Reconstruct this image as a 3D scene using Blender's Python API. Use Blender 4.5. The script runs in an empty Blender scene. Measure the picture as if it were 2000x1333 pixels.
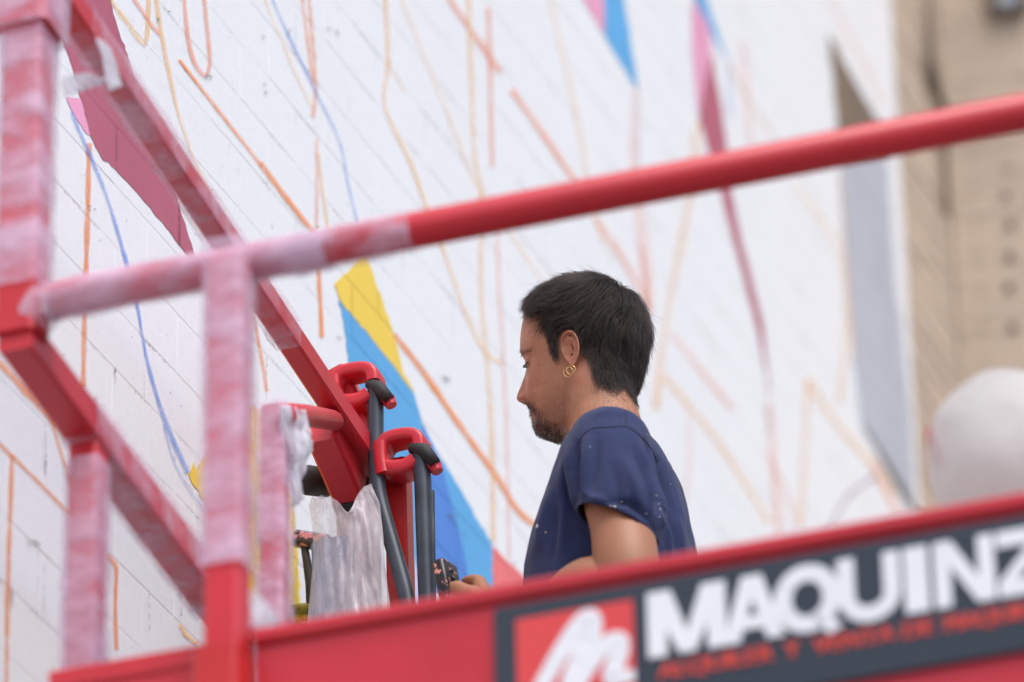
import bpy, bmesh, math, random
import numpy as np
from mathutils import Vector, Matrix
from mathutils.bvhtree import BVHTree
from mathutils import noise as mnoise

random.seed(7)
rng = np.random.default_rng(7)
scene = bpy.context.scene
COL = scene.collection

# ------------------------------------------------------------------ camera
F_PX, CX, CY = 11700.0, 1000.0, 666.5          # focal length in photo pixels (2000 wide)
PITCH, ROLL = math.radians(30.0), math.radians(-1.16)
CAM = np.array([0.0, 0.0, 1.6])
cp, sp = math.cos(PITCH), math.sin(PITCH)
cr, sr = math.cos(ROLL), math.sin(ROLL)
cam_d = bpy.data.cameras.new('camera')
cam = bpy.data.objects.new('camera', cam_d)
COL.objects.link(cam)
right = Vector((cr, sr * sp, -sr * cp)); up = Vector((sr, -cr * sp, cr * cp))
# roll: image x axis and y axis turned about the view axis
right = Vector((1, 0, 0)) * cr + Vector((0, -sp, cp)) * sr
up = Vector((0, -sp, cp)) * cr - Vector((1, 0, 0)) * sr
fwd = Vector((0, cp, sp))
m3 = Matrix((right, up, -fwd)).transposed()
cam.matrix_world = Matrix.Translation(Vector(CAM)) @ m3.to_4x4()
cam_d.sensor_width = 36.0
cam_d.lens = F_PX / 2000.0 * 36.0
cam_d.clip_start = 0.1
cam_d.clip_end = 5000
cam_d.dof.use_dof = True
cam_d.dof.focus_distance = 9.2
cam_d.dof.aperture_fstop = 2.4
scene.camera = cam

# ------------------------------------------------------------------ world, sun, exposure
SUN_EL, SUN_AZ = math.radians(58), math.radians(150)       # azimuth clockwise from +Y
world = bpy.data.worlds.new('World'); scene.world = world; world.use_nodes = True
wn_ = world.node_tree.nodes; wl_ = world.node_tree.links
sky = wn_.new('ShaderNodeTexSky'); sky.sky_type = 'NISHITA'; sky.sun_disc = False
sky.sun_elevation = SUN_EL; sky.sun_rotation = SUN_AZ
sky.air_density = 1.0; sky.dust_density = 2.3; sky.ozone_density = 1.0
wl_.new(sky.outputs[0], wn_['Background'].inputs[0])
wn_['Background'].inputs[1].default_value = 0.12
sun_d = bpy.data.lights.new('sun', 'SUN'); sun_d.energy = 1.15; sun_d.angle = math.radians(34); sun_d.color = (1.0, 0.98, 0.955)
sun = bpy.data.objects.new('sun', sun_d); COL.objects.link(sun)
sdir = Vector((math.sin(SUN_AZ) * math.cos(SUN_EL), math.cos(SUN_AZ) * math.cos(SUN_EL), math.sin(SUN_EL)))
sun.rotation_euler = sdir.to_track_quat('Z', 'Y').to_euler()
sun.location = (3, -3, 12)
vs = scene.view_settings
vs.view_transform = 'Standard'; vs.look = 'None'; vs.exposure = 0.97; vs.gamma = 1.0; vs.use_curve_mapping = False
scene.cycles.max_bounces = 8
scene.cycles.transparent_max_bounces = 12

# ------------------------------------------------------------------ measuring helpers
def ray(px, py):
    x = (px - CX) / F_PX; y = -(py - CY) / F_PX
    x, y = cr * x - sr * y, sr * x + cr * y
    return np.array([x, cp - y * sp, sp + y * cp])
def proj(P):
    d = np.asarray(P, float) - CAM
    x = d[..., 0]; z = d[..., 1] * cp + d[..., 2] * sp; y = -d[..., 1] * sp + d[..., 2] * cp
    x = x / z; y = y / z
    return CX + F_PX * (cr * x + sr * y), CY - F_PX * (-sr * x + cr * y), z
def on_plane(px, py, n, P0):
    r = ray(px, py); t = ((P0 - CAM) @ n) / (r @ n); return CAM + r * t

# ------------------------------------------------------------------ object helpers
def link(o, parent=None):
    COL.objects.link(o)
    if parent is not None:
        o.parent = parent
        o.matrix_parent_inverse = Matrix.Identity(4)
        pm = world_of(parent)
        o.matrix_basis = pm.inverted() @ o.matrix_basis
    return o
def world_of(o):
    m = o.matrix_basis.copy()
    while o.parent is not None:
        o = o.parent; m = o.matrix_basis @ m
    return m
def me_obj(name, verts, faces, mat, parent=None, smooth=False):
    me = bpy.data.meshes.new(name)
    me.from_pydata([tuple(map(float, v)) for v in verts], [], faces)
    me.update()
    if mat is not None:
        for m_ in (mat if isinstance(mat, (list, tuple)) else [mat]): me.materials.append(m_)
    if smooth: me.polygons.foreach_set('use_smooth', [True] * len(me.polygons))
    return link(bpy.data.objects.new(name, me), parent)
def empty(name, loc, label, cat, group=None):
    o = bpy.data.objects.new(name, None); o.location = loc; COL.objects.link(o)
    o.empty_display_size = 0.1
    o['label'] = label; o['category'] = cat
    if group: o['group'] = group
    return o
def tag(o, label=None, cat=None, group=None, kind=None):
    if label: o['label'] = label
    if cat: o['category'] = cat
    if group: o['group'] = group
    if kind: o['kind'] = kind
    return o

class MB:
    """collects primitive pieces of ONE object"""
    def __init__(s): s.v = []; s.f = []
    def add(s, v, f):
        b = len(s.v); s.v += [tuple(map(float, q)) for q in v]; s.f += [tuple(b + i for i in q) for q in f]
    def bar(s, p0, p1, w, h, side, bev=0.004):
        """rectangular bar with chamfered edges from p0 to p1; w along 'side', h along the third axis"""
        p0 = np.asarray(p0, float); p1 = np.asarray(p1, float)
        d = (p1 - p0) / np.linalg.norm(p1 - p0)
        a = np.asarray(side, float); a = a - d * (a @ d); a /= np.linalg.norm(a)
        b = np.cross(d, a)
        W, H = w / 2, h / 2
        sec = [(W - bev, H), (W, H - bev), (W, -H + bev), (W - bev, -H), (-W + bev, -H), (-W, -H + bev), (-W, H - bev), (-W + bev, H)]
        v = [p + a * x + b * y for p in (p0, p1) for x, y in sec]
        n = 8
        f = [(i, (i + 1) % n, n + (i + 1) % n, n + i) for i in range(n)] + [tuple(range(n))[::-1], tuple(range(n, 2 * n))]
        s.add(v, f)
    def tube(s, pts, r, n=14, cap=True):
        pts = [np.asarray(p, float) for p in pts]; N = len(pts)
        rs = r if hasattr(r, '__len__') else [r] * N
        v = []; ref = None
        for i, p in enumerate(pts):
            d = pts[min(i + 1, N - 1)] - pts[max(i - 1, 0)]; d = d / np.linalg.norm(d)
            if ref is None:
                ref = np.cross(d, [0.3, 0.2, 0.93]); 
                if np.linalg.norm(ref) < 1e-3: ref = np.cross(d, [1, 0, 0])
            a = ref - d * (ref @ d); a /= np.linalg.norm(a); ref = a; b = np.cross(d, a)
            for k in range(n):
                t = 2 * math.pi * k / n
                v.append(p + rs[i] * (a * math.cos(t) + b * math.sin(t)))
        f = [(i * n + k, i * n + (k + 1) % n, (i + 1) * n + (k + 1) % n, (i + 1) * n + k) for i in range(N - 1) for k in range(n)]
        if cap: f += [tuple(range(n))[::-1], tuple(range((N - 1) * n, N * n))]
        s.add(v, f)
    def loft(s, rings, cap=True):
        n = len(rings[0]); v = [p for r in rings for p in r]
        f = [(i * n + k, i * n + (k + 1) % n, (i + 1) * n + (k + 1) % n, (i + 1) * n + k) for i in range(len(rings) - 1) for k in range(n)]
        if cap: f += [tuple(range(n))[::-1], tuple(range((len(rings) - 1) * n, len(rings) * n))]
        s.add(v, f)
    def ball(s, c, r, n=16, axes=None):
        c = np.asarray(c, float); R = np.asarray(r if hasattr(r, '__len__') else (r, r, r), float)
        A = np.eye(3) if axes is None else np.asarray(axes, float)
        rings = []
        m = n // 2
        for i in range(1, m):
            t = math.pi * i / m
            rings.append([c + A.T @ (R * np.array([math.sin(t) * math.cos(2 * math.pi * k / n), math.sin(t) * math.sin(2 * math.pi * k / n), -math.cos(t)])) for k in range(n)])
        s.loft(rings, cap=True)
    def build(s, name, mat, parent=None, smooth=False):
        return me_obj(name, s.v, s.f, mat, parent, smooth)

def smooth_by_angle(o, deg=40):
    me = o.data
    me.polygons.foreach_set('use_smooth', [True] * len(me.polygons))
    bm = bmesh.new(); bm.from_mesh(me)
    for e in bm.edges:
        e.smooth = len(e.link_faces) == 2 and e.calc_face_angle(0) < math.radians(deg)
    bm.to_mesh(me); bm.free()
    return o

# ------------------------------------------------------------------ materials
def mat_new(name):
    m = bpy.data.materials.new(name); m.use_nodes = True
    nt = m.node_tree; b = nt.nodes['Principled BSDF']
    return m, nt, b
def N(nt, t, **kw):
    n = nt.nodes.new(t)
    for k, v in kw.items():
        if k in n.inputs: n.inputs[k].default_value = v
        else: setattr(n, k, v)
    return n
def ramp(nt, src, stops, out='Color'):
    r = nt.nodes.new('ShaderNodeValToRGB')
    el = r.color_ramp.elements
    while len(el) < len(stops): el.new(0.5)
    for e, (p, c) in zip(el, stops):
        e.position = p; e.color = tuple(c) + (1,) if len(c) == 3 else c
    nt.links.new(src, r.inputs[0]); return r.outputs[0]
def tex_noise(nt, scale, detail=4, rough=0.55, coord='Object', stretch=None):
    tc = nt.nodes.new('ShaderNodeTexCoord'); src = tc.outputs[coord]
    if coord == 'World':
        src = nt.nodes.new('ShaderNodeNewGeometry').outputs['Position']
    if stretch:
        mp = nt.nodes.new('ShaderNodeMapping'); mp.inputs['Scale'].default_value = stretch
        nt.links.new(src, mp.inputs[0]); src = mp.outputs[0]
    n = nt.nodes.new('ShaderNodeTexNoise'); n.inputs['Scale'].default_value = scale; n.inputs['Detail'].default_value = detail
    n.inputs['Roughness'].default_value = rough
    nt.links.new(src, n.inputs['Vector']); return n.outputs['Fac']
def geo_pos(nt, stretch=None, rot=None):
    src = nt.nodes.new('ShaderNodeNewGeometry').outputs['Position']
    if stretch or rot:
        mp = nt.nodes.new('ShaderNodeMapping')
        if rot: mp.inputs['Rotation'].default_value = rot
        if stretch: mp.inputs['Scale'].default_value = stretch
        nt.links.new(src, mp.inputs[0]); src = mp.outputs[0]
    return src
def noise_pos(nt, scale, detail=4, rough=0.55, stretch=None, rot=None):
    n = nt.nodes.new('ShaderNodeTexNoise'); n.inputs['Scale'].default_value = scale
    n.inputs['Detail'].default_value = detail; n.inputs['Roughness'].default_value = rough
    nt.links.new(geo_pos(nt, stretch, rot), n.inputs['Vector']); return n.outputs['Fac']
def mix_col(nt, fac, a, b, blend='MIX'):
    n = nt.nodes.new('ShaderNodeMix'); n.data_type = 'RGBA'; n.blend_type = blend
    for sock, v in ((n.inputs['Factor'], fac), (n.inputs[6], a), (n.inputs[7], b)):
        if hasattr(v, 'links'): nt.links.new(v, sock)
        else: sock.default_value = v if not isinstance(v, tuple) else (v + (1,) if len(v) == 3 else v)
    return n.outputs[2]
def bump(nt, b, height, strength=0.3, dist=0.002):
    n = nt.nodes.new('ShaderNodeBump'); n.inputs['Strength'].default_value = strength; n.inputs['Distance'].default_value = dist
    nt.links.new(height, n.inputs['Height']); nt.links.new(n.outputs[0], b.inputs['Normal'])

def m_plain(name, col, rough=0.6, var=0.12, scale=30, bumpd=0.0, metallic=0.0, spec=0.5):
    m, nt, b = mat_new(name)
    f = noise_pos(nt, scale, 5)
    lo = tuple(c * (1 - var) for c in col); hi = tuple(min(1, c * (1 + var)) for c in col)
    nt.links.new(ramp(nt, f, [(0.3, lo), (0.7, hi)]), b.inputs['Base Color'])
    b.inputs['Roughness'].default_value = rough; b.inputs['Metallic'].default_value = metallic
    b.inputs['Specular IOR Level'].default_value = spec
    if bumpd: bump(nt, b, noise_pos(nt, scale * 4, 4), 0.4, bumpd)
    return m

def m_wall_white(name, base=(0.80, 0.80, 0.80)):
    m, nt, b = mat_new(name)
    f1 = noise_pos(nt, 2.2, 6); f2 = noise_pos(nt, 60, 5, 0.65)
    c = ramp(nt, f1, [(0.3, tuple(x * 0.96 for x in base)), (0.7, base)])
    c = mix_col(nt, ramp(nt, f2, [(0.35, (0, 0, 0)), (0.75, (1, 1, 1))]), c, tuple(min(1, x * 1.03) for x in base))
    # small old pits showing through the paint
    pit = ramp(nt, noise_pos(nt, 95, 2, 0.5), [(0.0, (1, 1, 1)), (0.235, (1, 1, 1)), (0.26, (0, 0, 0))])
    c = mix_col(nt, pit, c, (0.38, 0.33, 0.30))
    nt.links.new(c, b.inputs['Base Color']); b.inputs['Roughness'].default_value = 0.75
    b.inputs['Specular IOR Level'].default_value = 0.25
    h = noise_pos(nt, 140, 6, 0.7)
    bump(nt, b, h, 0.35, 0.0016)
    return m
def m_joint(name, base=(0.80, 0.80, 0.80), dirt=(0.45, 0.36, 0.30)):
    m, nt, b = mat_new(name)
    a = ramp(nt, noise_pos(nt, 5.5, 4, 0.6), [(0.52, (0, 0, 0)), (0.61, (1, 1, 1))])
    d = ramp(nt, noise_pos(nt, 160, 4, 0.7), [(0.46, (0, 0, 0)), (0.56, (1, 1, 1))])
    mm = nt.nodes.new('ShaderNodeMath'); mm.operation = 'MULTIPLY'
    nt.links.new(a, mm.inputs[0]); nt.links.new(d, mm.inputs[1])
    hue = ramp(nt, noise_pos(nt, 9, 2), [(0.4, dirt), (0.6, (0.44, 0.43, 0.44))])
    nt.links.new(mix_col(nt, mm.outputs[0], base, hue), b.inputs['Base Color'])
    b.inputs['Roughness'].default_value = 0.85; b.inputs['Specular IOR Level'].default_value = 0.2
    bump(nt, b, noise_pos(nt, 220, 5, 0.7), 0.5, 0.002)
    return m
def m_paint(name, col):
    m, nt, b = mat_new(name)
    f = noise_pos(nt, 7, 6, 0.65, stretch=(1, 1, 0.35))
    nt.links.new(ramp(nt, f, [(0.3, tuple(c * 0.92 for c in col)), (0.7, tuple(min(1, c * 1.05) for c in col))]), b.inputs['Base Color'])
    b.inputs['Roughness'].default_value = 0.6; b.inputs['Specular IOR Level'].default_value = 0.3
    bump(nt, b, noise_pos(nt, 140, 6, 0.7), 0.35, 0.0016)
    return m
def m_line(name, col, alpha, scale=55):
    """spray / chalk line: broken cover with the white wall showing through"""
    m, nt, b = mat_new(name)
    b.inputs['Base Color'].default_value = tuple(col) + (1,); b.inputs['Roughness'].default_value = 0.9
    b.inputs['Specular IOR Level'].default_value = 0.1
    tr = nt.nodes.new('ShaderNodeBsdfTransparent'); mx = nt.nodes.new('ShaderNodeMixShader')
    at = nt.nodes.new('ShaderNodeAttribute'); at.attribute_name = 'cover'
    f = ramp(nt, noise_pos(nt, scale, 4, 0.7), [(0.28, (0.45, 0.45, 0.45)), (0.62, (1, 1, 1))])
    f2 = ramp(nt, noise_pos(nt, 3.0, 2, 0.5), [(0.3, (0.55, 0.55, 0.55)), (0.65, (1, 1, 1))])
    mu = nt.nodes.new('ShaderNodeMath'); mu.operation = 'MULTIPLY'; nt.links.new(f, mu.inputs[0]); nt.links.new(f2, mu.inputs[1])
    m2 = nt.nodes.new('ShaderNodeMath'); m2.operation = 'MULTIPLY'; nt.links.new(mu.outputs[0], m2.inputs[0]); nt.links.new(at.outputs['Fac'], m2.inputs[1])
    m3_ = nt.nodes.new('ShaderNodeMath'); m3_.operation = 'MULTIPLY'; nt.links.new(m2.outputs[0], m3_.inputs[0]); m3_.inputs[1].default_value = alpha
    nt.links.new(m3_.outputs[0], mx.inputs[0]); nt.links.new(tr.outputs[0], mx.inputs[1]); nt.links.new(b.outputs[0], mx.inputs[2])
    nt.links.new(mx.outputs[0], nt.nodes['Material Output'].inputs['Surface'])
    return m
def m_film(name, tint, lo, hi, scale=9, stretch=(1, 1, 1), rot=(0, 0, 0), rough=0.3, through=0.0):
    """cling film: clear in places, milky where it is layered or creased"""
    m, nt, b = mat_new(name)
    b.inputs['Base Color'].default_value = tuple(tint) + (1,); b.inputs['Roughness'].default_value = rough
    b.inputs['Specular IOR Level'].default_value = 0.6
    tr = nt.nodes.new('ShaderNodeBsdfTransparent'); mx = nt.nodes.new('ShaderNodeMixShader')
    f = noise_pos(nt, scale, 5, 0.6, stretch=stretch, rot=rot)
    fac = ramp(nt, f, [(0.32, (lo,) * 3), (0.66, (hi,) * 3)])
    film = b.outputs[0]
    if through:
        tl = nt.nodes.new('ShaderNodeBsdfTranslucent'); tl.inputs[0].default_value = tuple(tint) + (1,)
        m2 = nt.nodes.new('ShaderNodeMixShader'); m2.inputs[0].default_value = through
        nt.links.new(b.outputs[0], m2.inputs[1]); nt.links.new(tl.outputs[0], m2.inputs[2]); film = m2.outputs[0]
    nt.links.new(fac, mx.inputs[0]); nt.links.new(tr.outputs[0], mx.inputs[1]); nt.links.new(film, mx.inputs[2])
    nt.links.new(mx.outputs[0], nt.nodes['Material Output'].inputs['Surface'])
    bump(nt, b, noise_pos(nt, scale * 4, 4, 0.6, stretch=stretch, rot=rot), 0.35, 0.004)
    return m
def m_red(name, col=(0.60, 0.020, 0.032), rough=0.40):
    m, nt, b = mat_new(name)
    f = noise_pos(nt, 6, 5); g = ramp(nt, noise_pos(nt, 40, 5, 0.7), [(0.25, (0.35, 0.35, 0.35)), (0.6, (1, 1, 1))])
    c = ramp(nt, f, [(0.3, tuple(x * 0.85 for x in col)), (0.7, col)])
    sp_ = ramp(nt, noise_pos(nt, 55, 2, 0.5), [(0.80, (0, 0, 0)), (0.84, (1, 1, 1))])
    c = mix_col(nt, sp_, c, (0.55, 0.14, 0.17))
    nt.links.new(c, b.inputs['Base Color'])
    b.inputs['Roughness'].default_value = rough
    b.inputs['Specular IOR Level'].default_value = 0.45; b.inputs['Coat Weight'].default_value = 0.12; b.inputs['Coat Roughness'].default_value = 0.4
    bump(nt, b, noise_pos(nt, 90, 4), 0.15, 0.001)
    return m

M = {}
M['white'] = m_wall_white('white_wall_paint')
M['joint'] = m_joint('painted_mortar')
M['ground'] = m_plain('pavement', (0.19, 0.18, 0.165), 0.9, 0.2, 3, 0.004)
M['red'] = m_red('red_enamel')
M['redbright'] = m_red('bright_red_enamel', (0.58, 0.018, 0.016), 0.3)
M['black'] = m_plain('worn_black_paint', (0.030, 0.032, 0.036), 0.42, 0.4, 18)
M['steel'] = m_plain('worn_dark_steel', (0.034, 0.043, 0.056), 0.38, 0.45, 14)
M['rubber'] = m_plain('black_rubber', (0.03, 0.027, 0.025), 0.7, 0.3, 25)
M['beige'] = m_plain('beige_brick', (0.51, 0.405, 0.31), 0.9, 0.10, 5, 0.002)
M['beige_joint'] = m_plain('sandy_mortar', (0.44, 0.345, 0.26), 0.95, 0.15, 12)
M['dark'] = m_plain('dark_void', (0.035, 0.03, 0.027), 0.9, 0.2, 20)
M['pane'] = m_plain('grey_pane', (0.30, 0.32, 0.36), 0.25, 0.1, 8)
M['filmpink'] = m_film('cling_film', (0.80, 0.60, 0.76), 0.14, 0.64, 9, (1, 1, 2.0), (0.5, 0.4, 0), 0.22)
M['filmwhite'] = m_film('milky_film', (0.84, 0.82, 0.87), 0.35, 0.9, 12, (1, 1, 1.5))
M['cream'] = m_plain('cream_paint', (0.62, 0.52, 0.40), 0.7, 0.1, 40)
M['filmrail'] = m_film('thin_film', (0.80, 0.66, 0.80), 0.04, 0.45, 16)
M['filmend'] = m_film('film_end', (0.80, 0.60, 0.74), 0.02, 0.55, 14, (1, 1, 2), (0.5, 0.4, 0), 0.22)
M['filmwhite2'] = m_film('bunched_film', (0.88, 0.86, 0.90), 0.40, 0.85, 14, through=0.35)
M['console_grey'] = m_plain('console_grey', (0.55, 0.47, 0.48), 0.6, 0.2, 12)
M['filmsheet'] = m_film('draped_film', (0.88, 0.82, 0.84), 0.16, 0.62, 12, (1.8, 1.8, 0.75), (0.2, 0.3, 0), 0.2, 0.4)
M['navy_panel'] = m_plain('dark_vinyl', (0.024, 0.031, 0.042), 0.45, 0.08, 5)
M['sign_red'] = m_plain('red_vinyl', (0.70, 0.055, 0.050), 0.4, 0.05, 6)
M['sign_text_red'] = m_plain('red_lettering', (0.62, 0.05, 0.03), 0.5, 0.05, 6)
M['sign_white'] = m_plain('white_lettering', (0.80, 0.78, 0.79), 0.4, 0.03, 6)
M['gold'] = m_plain('gold', (0.85, 0.55, 0.22), 0.22, 0.05, 30, metallic=1.0)
M['yellowfoam'] = m_plain('yellow_roller_pile', (0.55, 0.42, 0.03), 0.95, 0.4, 120, 0.004)
M['olivefoam'] = m_plain('olive_roller_pile', (0.30, 0.25, 0.04), 0.95, 0.4, 160, 0.004)
def m_spatter(name, base, spot, thr=0.56, scale=60):
    m, nt, b = mat_new(name)
    s_ = ramp(nt, noise_pos(nt, scale, 2, 0.5), [(thr, (0, 0, 0)), (thr + 0.03, (1, 1, 1))])
    nt.links.new(mix_col(nt, s_, base, spot), b.inputs['Base Color']); b.inputs['Roughness'].default_value = 0.35
    return m
M['spat_pink'] = m_spatter('pink_spattered_plastic', (0.05, 0.045, 0.06), (0.75, 0.28, 0.33), 0.50, 90)
M['spat_orange'] = m_spatter('orange_spattered_plastic', (0.012, 0.011, 0.012), (0.75, 0.30, 0.22), 0.62, 110)
M['bluebox'] = m_plain('blue_grey_console', (0.13, 0.20, 0.33), 0.5, 0.25, 14)
def m_bag():
    m, nt, b = mat_new('white_plastic_bag')
    b.inputs['Base Color'].default_value = (0.86, 0.83, 0.79, 1); b.inputs['Roughness'].default_value = 0.45
    tr = nt.nodes.new('ShaderNodeBsdfTranslucent'); tr.inputs[0].default_value = (0.84, 0.80, 0.75, 1)
    mx = nt.nodes.new('ShaderNodeMixShader'); mx.inputs[0].default_value = 0.45
    nt.links.new(b.outputs[0], mx.inputs[1]); nt.links.new(tr.outputs[0], mx.inputs[2])
    cl = nt.nodes.new('ShaderNodeBsdfTransparent'); m2 = nt.nodes.new('ShaderNodeMixShader')
    nt.links.new(ramp(nt, noise_pos(nt, 9, 3), [(0.3, (0.12,) * 3), (0.7, (0.30,) * 3)]), m2.inputs[0])
    nt.links.new(mx.outputs[0], m2.inputs[1]); nt.links.new(cl.outputs[0], m2.inputs[2])
    nt.links.new(m2.outputs[0], nt.nodes['Material Output'].inputs['Surface'])
    bump(nt, b, noise_pos(nt, 22, 4), 0.5, 0.01)
    return m
M['bag'] = m_bag()

# ================================================================== SETTING
g = me_obj('ground', [(-400, -400, 0), (400, -400, 0), (400, 400, 0), (-400, 400, 0)], [(0, 1, 2, 3)], M['ground'])
g['kind'] = 'structure'

# ---------------------------------------------------------------- the mural wall
AW = math.radians(21.55)
W0 = CAM + ray(350, 700) * 9.2
WD = np.array([math.sin(AW), math.cos(AW), 0.0]); WN = np.array([math.cos(AW), -math.sin(AW), 0.0])
def wall_sz(px, py):
    P = on_plane(px, py, WN, W0); return (P - W0) @ WD, P[2]
def wall_pt(s, z, n=0.0):
    p = W0 + WD * s + WN * n; return np.array([p[0], p[1], z])
SCW = 9.2 / 8.8
S_END = 3.633 * SCW
S_START, Z_TOP = -3.2, 11.5
ROW_Z = 1.6 + (5.654 - 1.6) * SCW; ROW_H = 0.1005 * SCW; BRICK = 0.2155 * SCW; J0 = -0.0095 * SCW
JT, REC = 0.005, 0.0004
wall = empty('mural_wall', wall_pt(0, 0), 'white painted brick wall covered with orange sketch lines and coloured mural shapes', 'wall'); wall['kind'] = 'thing'

def brick_mesh(name, L, H, D, bev, mat):
    """brick lying along x, z up, face towards +y (local)"""
    a, c = L / 2, H / 2
    v = [(-a + bev, 0, -c + bev), (a - bev, 0, -c + bev), (a - bev, 0, c - bev), (-a + bev, 0, c - bev),
         (-a, -bev * 0.6, -c), (a, -bev * 0.6, -c), (a, -bev * 0.6, c), (-a, -bev * 0.6, c),
         (-a, -D, -c), (a, -D, -c), (a, -D, c), (-a, -D, c)]
    f = [(0, 3, 2, 1)] + [(i, (i + 1) % 4, 4 + (i + 1) % 4, 4 + i) for i in range(4)] + [(4 + i, 4 + (i + 1) % 4, 8 + (i + 1) % 4, 8 + i) for i in range(4)]
    me = bpy.data.meshes.new(name); me.from_pydata(v, [], f); me.materials.append(mat); me.update()
    return me
def face_matrix(origin, d, n, sx=1.0, tw=0.0, tl=0.0):
    x = Vector(d); y = Vector(n); z = Vector((0, 0, 1))
    m = Matrix((x, y, z)).transposed().to_4x4()
    m.translation = Vector(origin)
    return m @ Matrix.Rotation(tw, 4, 'X') @ Matrix.Rotation(tl, 4, 'Z') @ Matrix.Diagonal((sx, 1, 1, 1))

def lay_bricks(parent, pt, d, n, s0, s1, z0, z1, row_z, row_h, length, j0, mat, depth, cap, jitter=0.0002, bev=0.0008, tw=0.6, lim=None, vis=(-30, 2030, -30, 1363)):
    """lays courses; bricks the photograph shows become single objects, the rest ONE joined part. Returns brick rectangles"""
    me = brick_mesh('brick', length - JT, row_h - JT, depth, bev, mat)
    base_v = np.array([v.co[:] for v in me.vertices]); base_f = [tuple(p.vertices) for p in me.polygons]
    rects = []; singles = []; rest = MB()
    k0 = math.floor((z0 - row_z) / row_h); k1 = math.ceil((z1 - row_z) / row_h)
    for k in range(k0, k1):
        zb = row_z + k * row_h
        if zb < z0 - 1e-6: continue
        off = j0 if k % 2 else j0 + length / 2
        i0 = math.floor((s0 - off) / length); i1 = math.ceil((s1 - off) / length)
        for i in range(i0, i1):
            a = max(off + i * length, s0); b = min(off + (i + 1) * length, s1)
            if b - a < 0.03: continue
            jn = rng.uniform(-jitter, jitter)
            c = pt((a + b) / 2, zb + row_h / 2, jn)
            x, y, _ = proj(c)
            rects.append((a + JT / 2, b - JT / 2, zb + JT / 2, zb + row_h - JT / 2, jn))
            sc = (b - a - JT) / (length - JT)
            mtx = face_matrix(c, d, n, sc, rng.normal(0, 0.0016) * tw, rng.normal(0, 0.0008) * tw)
            if vis[0] < x < vis[1] and vis[2] < y < vis[3]: singles.append((_, mtx))
            else: rest.add([mtx @ Vector(q) for q in base_v], base_f)
    singles.sort(key=lambda t: t[0])
    for idx, (_, mtx) in enumerate(singles):
        if idx < cap:
            o = bpy.data.objects.new('brick', me); o.matrix_basis = mtx; link(o, parent)
        else: rest.add([mtx @ Vector(q) for q in base_v], base_f)
    o = rest.build('brickwork', mat, parent); o['kind'] = 'stuff'
    return rects, len(singles)

rects, nb = lay_bricks(wall, wall_pt, WD, WN, S_START, S_END, 0.0, Z_TOP, ROW_Z, ROW_H, BRICK, J0, M['white'], 0.05, 298, vis=(-40, 1800, -40, 1373))
print('painted bricks in view', nb)
# mortar bed just behind the faces
mb = MB()
P = [wall_pt(S_START, 0, -REC), wall_pt(S_END, 0, -REC), wall_pt(S_END, Z_TOP, -REC), wall_pt(S_START, Z_TOP, -REC)]
Q = [wall_pt(S_START, 0, -0.25), wall_pt(S_END, 0, -0.25), wall_pt(S_END, Z_TOP, -0.25), wall_pt(S_START, Z_TOP, -0.25)]
mb.add(P + Q, [(0, 1, 2, 3), (7, 6, 5, 4), (0, 4, 5, 1), (1, 5, 6, 2), (2, 6, 7, 3), (3, 7, 4, 0)])
mb.build('mortar', M['joint'], wall)

# ---------------------------------------------------------------- paint on the wall, following bricks and joints
def clip(poly, lo, hi):
    """Sutherland-Hodgman against a rectangle; points carry (s, z, cover)"""
    for ax, lim, sg in ((0, lo[0], 1), (0, hi[0], -1), (1, lo[1], 1), (1, hi[1], -1)):
        out = []
        for i in range(len(poly)):
            p, q = poly[i - 1], poly[i]
            dp, dq = sg * (p[ax] - lim), sg * (q[ax] - lim)
            if (dp >= 0) != (dq >= 0):
                t = dp / (dp - dq); out.append(tuple(p[k] + (q[k] - p[k]) * t for k in range(3)))
            if dq >= 0: out.append(q)
        poly = out
        if len(poly) < 3: return []
    return poly
RA = np.array(rects)
joints = []
for k in range(math.floor((0 - ROW_Z) / ROW_H) + 1, math.ceil((Z_TOP - ROW_Z) / ROW_H)):
    joints.append((S_START, S_END, ROW_Z + k * ROW_H - JT / 2, ROW_Z + k * ROW_H + JT / 2))
for a, b, c, d, jn in rects: joints.append((b, b + JT, c, d))
JA = np.array(joints)
def lay_paint(name, polys, mat, lift, parent=wall):
    """polys: list of [(s,z,cover)...]; paints them onto brick faces and into the joints"""
    vv = []; ff = []; cov = []
    for poly in polys:
        xs = [p[0] for p in poly]; zs = [p[1] for p in poly]
        x0, x1, z0, z1 = min(xs), max(xs), min(zs), max(zs)
        for arr, isj in ((RA, 0), (JA, 1)):
            sel = arr[(arr[:, 1] > x0) & (arr[:, 0] < x1) & (arr[:, 3] > z0) & (arr[:, 2] < z1)]
            for r in sel:
                c = clip(poly, (r[0], r[2]), (r[1], r[3]))
                if len(c) < 3: continue
                n = (-REC if isj else r[4]) + lift
                b = len(vv)
                for p in c: vv.append(wall_pt(p[0], p[1], n)); cov.append(p[2])
                ff.append(tuple(range(b, b + len(c))))
    me = bpy.data.meshes.new(name); me.from_pydata([tuple(v) for v in vv], [], ff); me.update()
    at = me.attributes.new('cover', 'FLOAT', 'POINT'); at.data.foreach_set('value', np.array(cov, dtype=np.float32))
    me.materials.append(mat)
    return link(bpy.data.objects.new(name, me), parent)
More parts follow.
